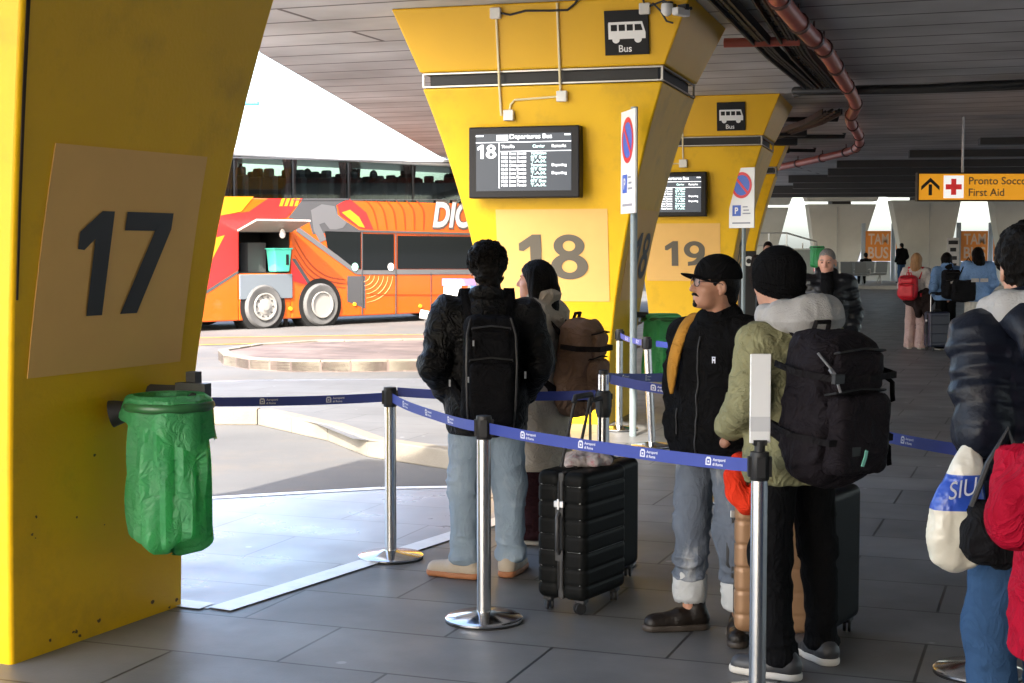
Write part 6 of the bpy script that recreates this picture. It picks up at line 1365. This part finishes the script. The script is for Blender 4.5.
# ============================================================= FAR END
M_conc=mat('concrete_pale',(.55,.535,.47),.85,bump=.25,bscale=25,var=.10,vscale=.8,dirt=(.38,.365,.31),dscale=.5,damt=.5)
def col_far(px_t0,px_t1,px_b0,px_b1,Y,label,mid=True):
    K=Y/FP; xb0,xb1=(px_b0-512)*K,(px_b1-512)*K; xt0,xt1=(px_t0-512)*K,(px_t1-512)*K; cx=(xb0+xb1)/2; o=thing('concrete_column',label,'column',(cx,Y,FZ-.15),0,'pale concrete columns at the far end')
    zs,zt=3.75,4.75; D=.5
    mb=MB(); mb.hexa([(xb0-cx,0,-.1),(xb1-cx,0,-.1),(xb1-cx,D,-.1),(xb0-cx,D,-.1)],[(xt0-cx,-.25,zs),(xt1-cx,-.25,zs),(xt1-cx,D+.1,zs),(xt0-cx,D+.1,zs)]); mb.build('shaft',M_conc,o,bev=.04)
    mb=MB(); mb.hexa([(xt0-cx-.02,-.28,zs+.14),(xt1-cx+.02,-.28,zs+.14),(xt1-cx+.02,D+.1,zs+.14),(xt0-cx-.02,D+.1,zs+.14)],[(xt0-cx-.35,-.35,zt),(xt1-cx+.35,-.35,zt),(xt1-cx+.35,D+.2,zt),(xt0-cx-.35,D+.2,zt)]); mb.build('capital',M_conc,o,bev=.03)
    mb=MB(); mb.box(((xt0+xt1)/2-cx,.4,zs+.07),(.9,1.0,.15)); mb.build('bearing_block',M_black,o)
    mb=MB(); mb.tube([(.05,-.30,.4),(.05,-.27,3.6)],.02,6); mb.build('downpipe',M_alu,o)
    return o
col_far(700,787,716,768,78,'leftmost pale concrete column, half hidden by the far yellow pillar')
col_far(806,874,818,850,72,'pale concrete column with a thin downpipe left of the first orange boards')
col_far(889,958,908,943,66,'pale concrete column between the two sets of orange boards')
col_far(989,1062,1006,1045,60,'rightmost pale concrete column behind the first aid sign')
slab('pavement_step',[(9.,62.2),(40,55),(40,80),(9,82)],0,FZ,mat('step_stone',(.32,.31,.29),.85,var=.1,bump=.1))
M_ob=mat('board_orange',(.82,.27,.04),.55,emit=None)
def boards(px0,px1,Y,label,words):
    K=Y/FP; x0,x1=(px0-512)*K,(px1-512)*K; o=thing('information_board',label,'board',((x0+x1)/2,Y,FZ)); w=x1-x0; hh=.62*(Y/66)*2.1
    ztop=CH+(247-231)*K-FZ; zb=CH+(247-261)*K-FZ; sp=w*.70
    for i,(u0,u1) in enumerate(((-w/2,-w/2+sp-.06),(-w/2+sp+.06,w/2))):
        mb=MB(); mb.box(((u0+u1)/2,0,(ztop+zb)/2),(u1-u0-.12,.06,ztop-zb)); bd=mb.build('panel',M_ob,o)
        mb=MB()
        if i==0:
            hgt=(ztop-zb)*.34; put_text(mb,words[0],hgt,lambda u,v:Vector((u0+.2+u,-.034,zb+(ztop-zb)*.56+v)),bold=.02,wid=(u1-u0)*.72); put_text(mb,words[1],hgt*1.05,lambda u,v:Vector((u0+.2+u,-.034,zb+(ztop-zb)*.10+v)),bold=.02,wid=(u1-u0)*.72)
        else:
            for k in range(3): z=zb+(ztop-zb)*(.35+.12*k); mb.poly([(u0+.12,-.034,z),(u1-.2-.1*k,-.034,z),(u1-.2-.1*k,-.034,z+.07),(u0+.12,-.034,z+.07)])
        mb.build('lettering',mat('board_pale',(.75,.55,.42),.5),bd)
        mb=MB(); mb.box(((u0+u1)/2,0,zb*.5),(u1-u0-.12,.05,zb-.06)); mb.build('lower_panel',mat('board_grey',(.50,.52,.50),.5),o)
    for x in (-w/2-.02,-w/2+sp):
        mb=MB(); mb.box((x,0,(ztop+.35)/2),(.16,.14,ztop+.35)); mb.build('post',mat('board_post',(.33,.37,.41),.4,metal=.5),o)
    return o
boards(863,905,68.5,'orange boards reading BUS in the middle opening of the far columns',('TAM','BUS'))
boards(958,1003,63.5,'orange boards behind the person with long black hair',('TAM','BUS'))
g=P(953,245,63.); o=thing('notice_board','narrow black and white notice board beside the right orange boards','board',(g.x,63.,FZ)); mb=MB(); mb.box((0,0,1.0),(.5,.06,1.9)); mb.build('panel',M_whitec,o)
mb=MB()
for z,w in ((1.75,.4),(1.45,.25),(1.1,.32),(.8,.3),(.5,.22)): mb.box((.0,-.035,z),(w,.012,.16))
mb.build('notice_print',M_rub,o)
# metal bench seats
M_mesh=mat('bench_metal',(.23,.24,.24),.4,metal=.6)
def bench(px,Y,label,rz,n=3):
    g=P(px,270,Y); o=thing('waiting_bench',label,'bench',(g.x,Y,FZ),R(rz),'metal waiting benches at the far end')
    for i in range(n):
        x=(i-(n-1)/2)*.58; mb=MB(); mb.box((x,.0,.44),(.50,.46,.04)); mb.build('seat',M_mesh,o,bev=.015); mb=MB(); mb.box((x,-.26,.72),(.50,.04,.48),Matrix.Rotation(R(10),3,'X')); mb.build('backrest',M_mesh,o,bev=.015)
    for i in range(n+1):
        x=(i-n/2)*.58; mb=MB(); mb.tube([(x,-.2,.64),(x,.18,.66),(x,.2,.46)],.018,6); mb.build('armrest',M_alu,o)
    for x in (-(n-1)*.29,(n-1)*.29): mb=MB(); mb.tube([(x,-.32,.02),(x,-.08,.40),(x,.28,.02)],.025,6); mb.build('leg',M_alu,o)
    mb=MB(); mb.tube([(-n*.29,0,.40),(n*.29,0,.40)],.03,6); mb.build('beam',M_alu,o)
    return o
bench(866,63.2,'metal bench with the seated person at the far end',8); bench(848,61.8,'empty metal bench left of the seated person',-25)
# ramp wall, railing, waste bag, totem, vehicles outside
g0=P(791,262,58);g1=P(814,262,58); o=thing('parapet_wall','low grey parapet wall in front of the first far opening','wall',((g0.x+g1.x)/2,58.,0)); mb=MB(); w=g1.x-g0.x; zt=P(800,250,58).z; mb.prism([(-w/2,0,0),(w/2,0,0),(w/2,2.2,0),(-w/2,2.2,0)],(0,0,zt)); mb.build('wall_block',mat('parapet_grey',(.24,.25,.22),.85,bump=.2,var=.1),o,bev=.03)
mb=MB(); mb.box((0,1.1,zt+.03),(w+.1,2.3,.06)); mb.build('coping',M_conc,o)
g0=P(748,246,60);g1=P(818,246,60); o=thing('handrail','pale tubular handrail running above the grey parapet wall','railing',(g0.x,60,0)); L_=g1.x-g0.x
zr_=P(780,233,60).z; mb=MB(); mb.tube([(0,0,zr_-.5),(L_*.15,0,zr_),(L_*.55,0,zr_),(L_*.98,0,zr_-.35),(L_,0,zr_-.9)],.035,8); mb.build('top_rail',M_alu,o); mb=MB(); mb.tube([(0,0,zr_-.9),(L_*.15,0,zr_-.5),(L_*.55,0,zr_-.5),(L_,0,zr_-1.2)],.025,8); mb.build('lower_rail',M_alu,o)
for t in (.02,.3,.55,.78,.97): mb=MB(); mb.tube([(L_*t,0,0),(L_*t,0,zr_-.02 if t<.6 and t>.1 else zr_-.4)],.03,8); mb.build('post',M_alu,o)
g=P(817,258,57); b=wastebag((g.x,57.),0,'far green waste bag hanging by the grey parapet wall',r=.26,zt=1.75,zb=.95); mb=MB(); mb.tube([(0,.1,0),(0,.1,1.75)],.04,8); mb.build('post',M_dgrey,b)
g=P(747,262,30); o=thing('ticket_totem','black information totem with a white ring beside the last yellow pillar','totem',(g.x,30.,0)); zt=P(747,251,30).z; mb=MB(); mb.box((0,0,zt/2),(.34,.2,zt)); mb.build('totem_body',M_black,o,bev=.015)
mb=MB(); n=24; 
for i in range(n): a,b_=2*PI*i/n,2*PI*(i+1)/n; c=zt-.2; mb.poly([(.02+.10*math.cos(a),-.104,c+.10*math.sin(a)),(.02+.10*math.cos(b_),-.104,c+.10*math.sin(b_)),(.02+.05*math.cos(b_),-.104,c+.05*math.sin(b_)),(.02+.05*math.cos(a),-.104,c+.05*math.sin(a))])
mb.build('ring_mark',M_wh,o)
def car(px,Y,label,m,rz):
    g=P(px,245,Y); o=thing('parked_car',label,'car',(g.x,Y,-.15),R(rz)); mb=MB()
    prof=[(-2.1,.35),(-2.1,.75),(-1.9,.85),(-1.1,.92),(-.6,1.38),(.8,1.42),(1.5,.98),(2.05,.9),(2.1,.4)]
    mb.prism([(x,-.82,z) for x,z in prof],(0,1.64,0)); mb.build('car_body',m,o,bev=.06,seg=3)
    mb=MB(); 
    for s in (-.83,.822): mb.prism([(x,s,z) for x,z in ((-.95,.95),(-.55,1.32),(.75,1.34),(1.25,.98))],(0,.01,0))
    mb.build('window',M_glass,o)
    for x in (-1.35,1.3):
        for y in (-.80,.64): mb=MB(); mb.lathe([(.18,-.02),(.30,-.03),(.32,.02),(.32,.18),(.2,.2)],(x,y,.32),20,'y'); w_=mb.build('wheel',MATS['tyre'],o); mb=MB(); mb.lathe([(.19,-.035),(.1,-.04),(0,-.05)],(x,y,.32),14,'y'); mb.build('rim',MATS['rim_alloy'],w_)
car(799,92,'red car parked beyond the first far opening',mat('car_red',(.55,.03,.05),.3,coat=.5),12)
car(760,96,'dark grey car parked beyond the far railing',mat('car_grey',(.10,.11,.12),.3,coat=.5),-8); car(808,104,'white car parked behind the red car outside',mat('car_white',(.6,.6,.6),.3,coat=.5),5)
# ============================================================= LIGHT, SKY, CAMERA
EL,AZ=R(39),None
sd=Vector((.36,.93,0)).normalized()*math.cos(EL)-Vector((0,0,math.sin(EL)))   # direction the sunlight travels
sun=bpy.data.lights.new('sun','SUN'); sun.energy=2.0; sun.angle=R(.55); sun.color=(1,.93,.82); so=bpy.data.objects.new('sun',sun); COL.objects.link(so); so.rotation_euler=sd.to_track_quat('-Z','Y').to_euler(); so.location=(-20,-30,30)
nt=W.node_tree; bg=nt.nodes['Background']; sk=nt.nodes.new('ShaderNodeTexSky'); sk.sky_type='NISHITA'; sk.sun_disc=False; sk.sun_elevation=EL
ts=-sd; sk.sun_rotation=math.atan2(ts.x,ts.y); sk.air_density=1.0; sk.dust_density=3.5; sk.ozone_density=1.; nt.links.new(sk.outputs[0],bg.inputs[0]); bg.inputs[1].default_value=.15
cam=bpy.data.cameras.new('camera'); cam.sensor_width=36; cam.lens=FP/1024*36; cam.clip_start=.1; cam.clip_end=3000; co=bpy.data.objects.new('camera',cam); COL.objects.link(co); co.location=EYE; co.rotation_euler=(PI/2-TH,0,0); SC.camera=co
cam.dof.use_dof=False
vs=SC.view_settings; vs.view_transform='Standard'; vs.look='None'; vs.exposure=2.9; vs.gamma=1; vs.use_curve_mapping=False
SC.render.engine='CYCLES'; c=SC.cycles; c.use_denoising=True; c.max_bounces=9; c.diffuse_bounces=6; c.glossy_bounces=4; c.transparent_max_bounces=12; c.sample_clamp_indirect=8; c.use_fast_gi=False
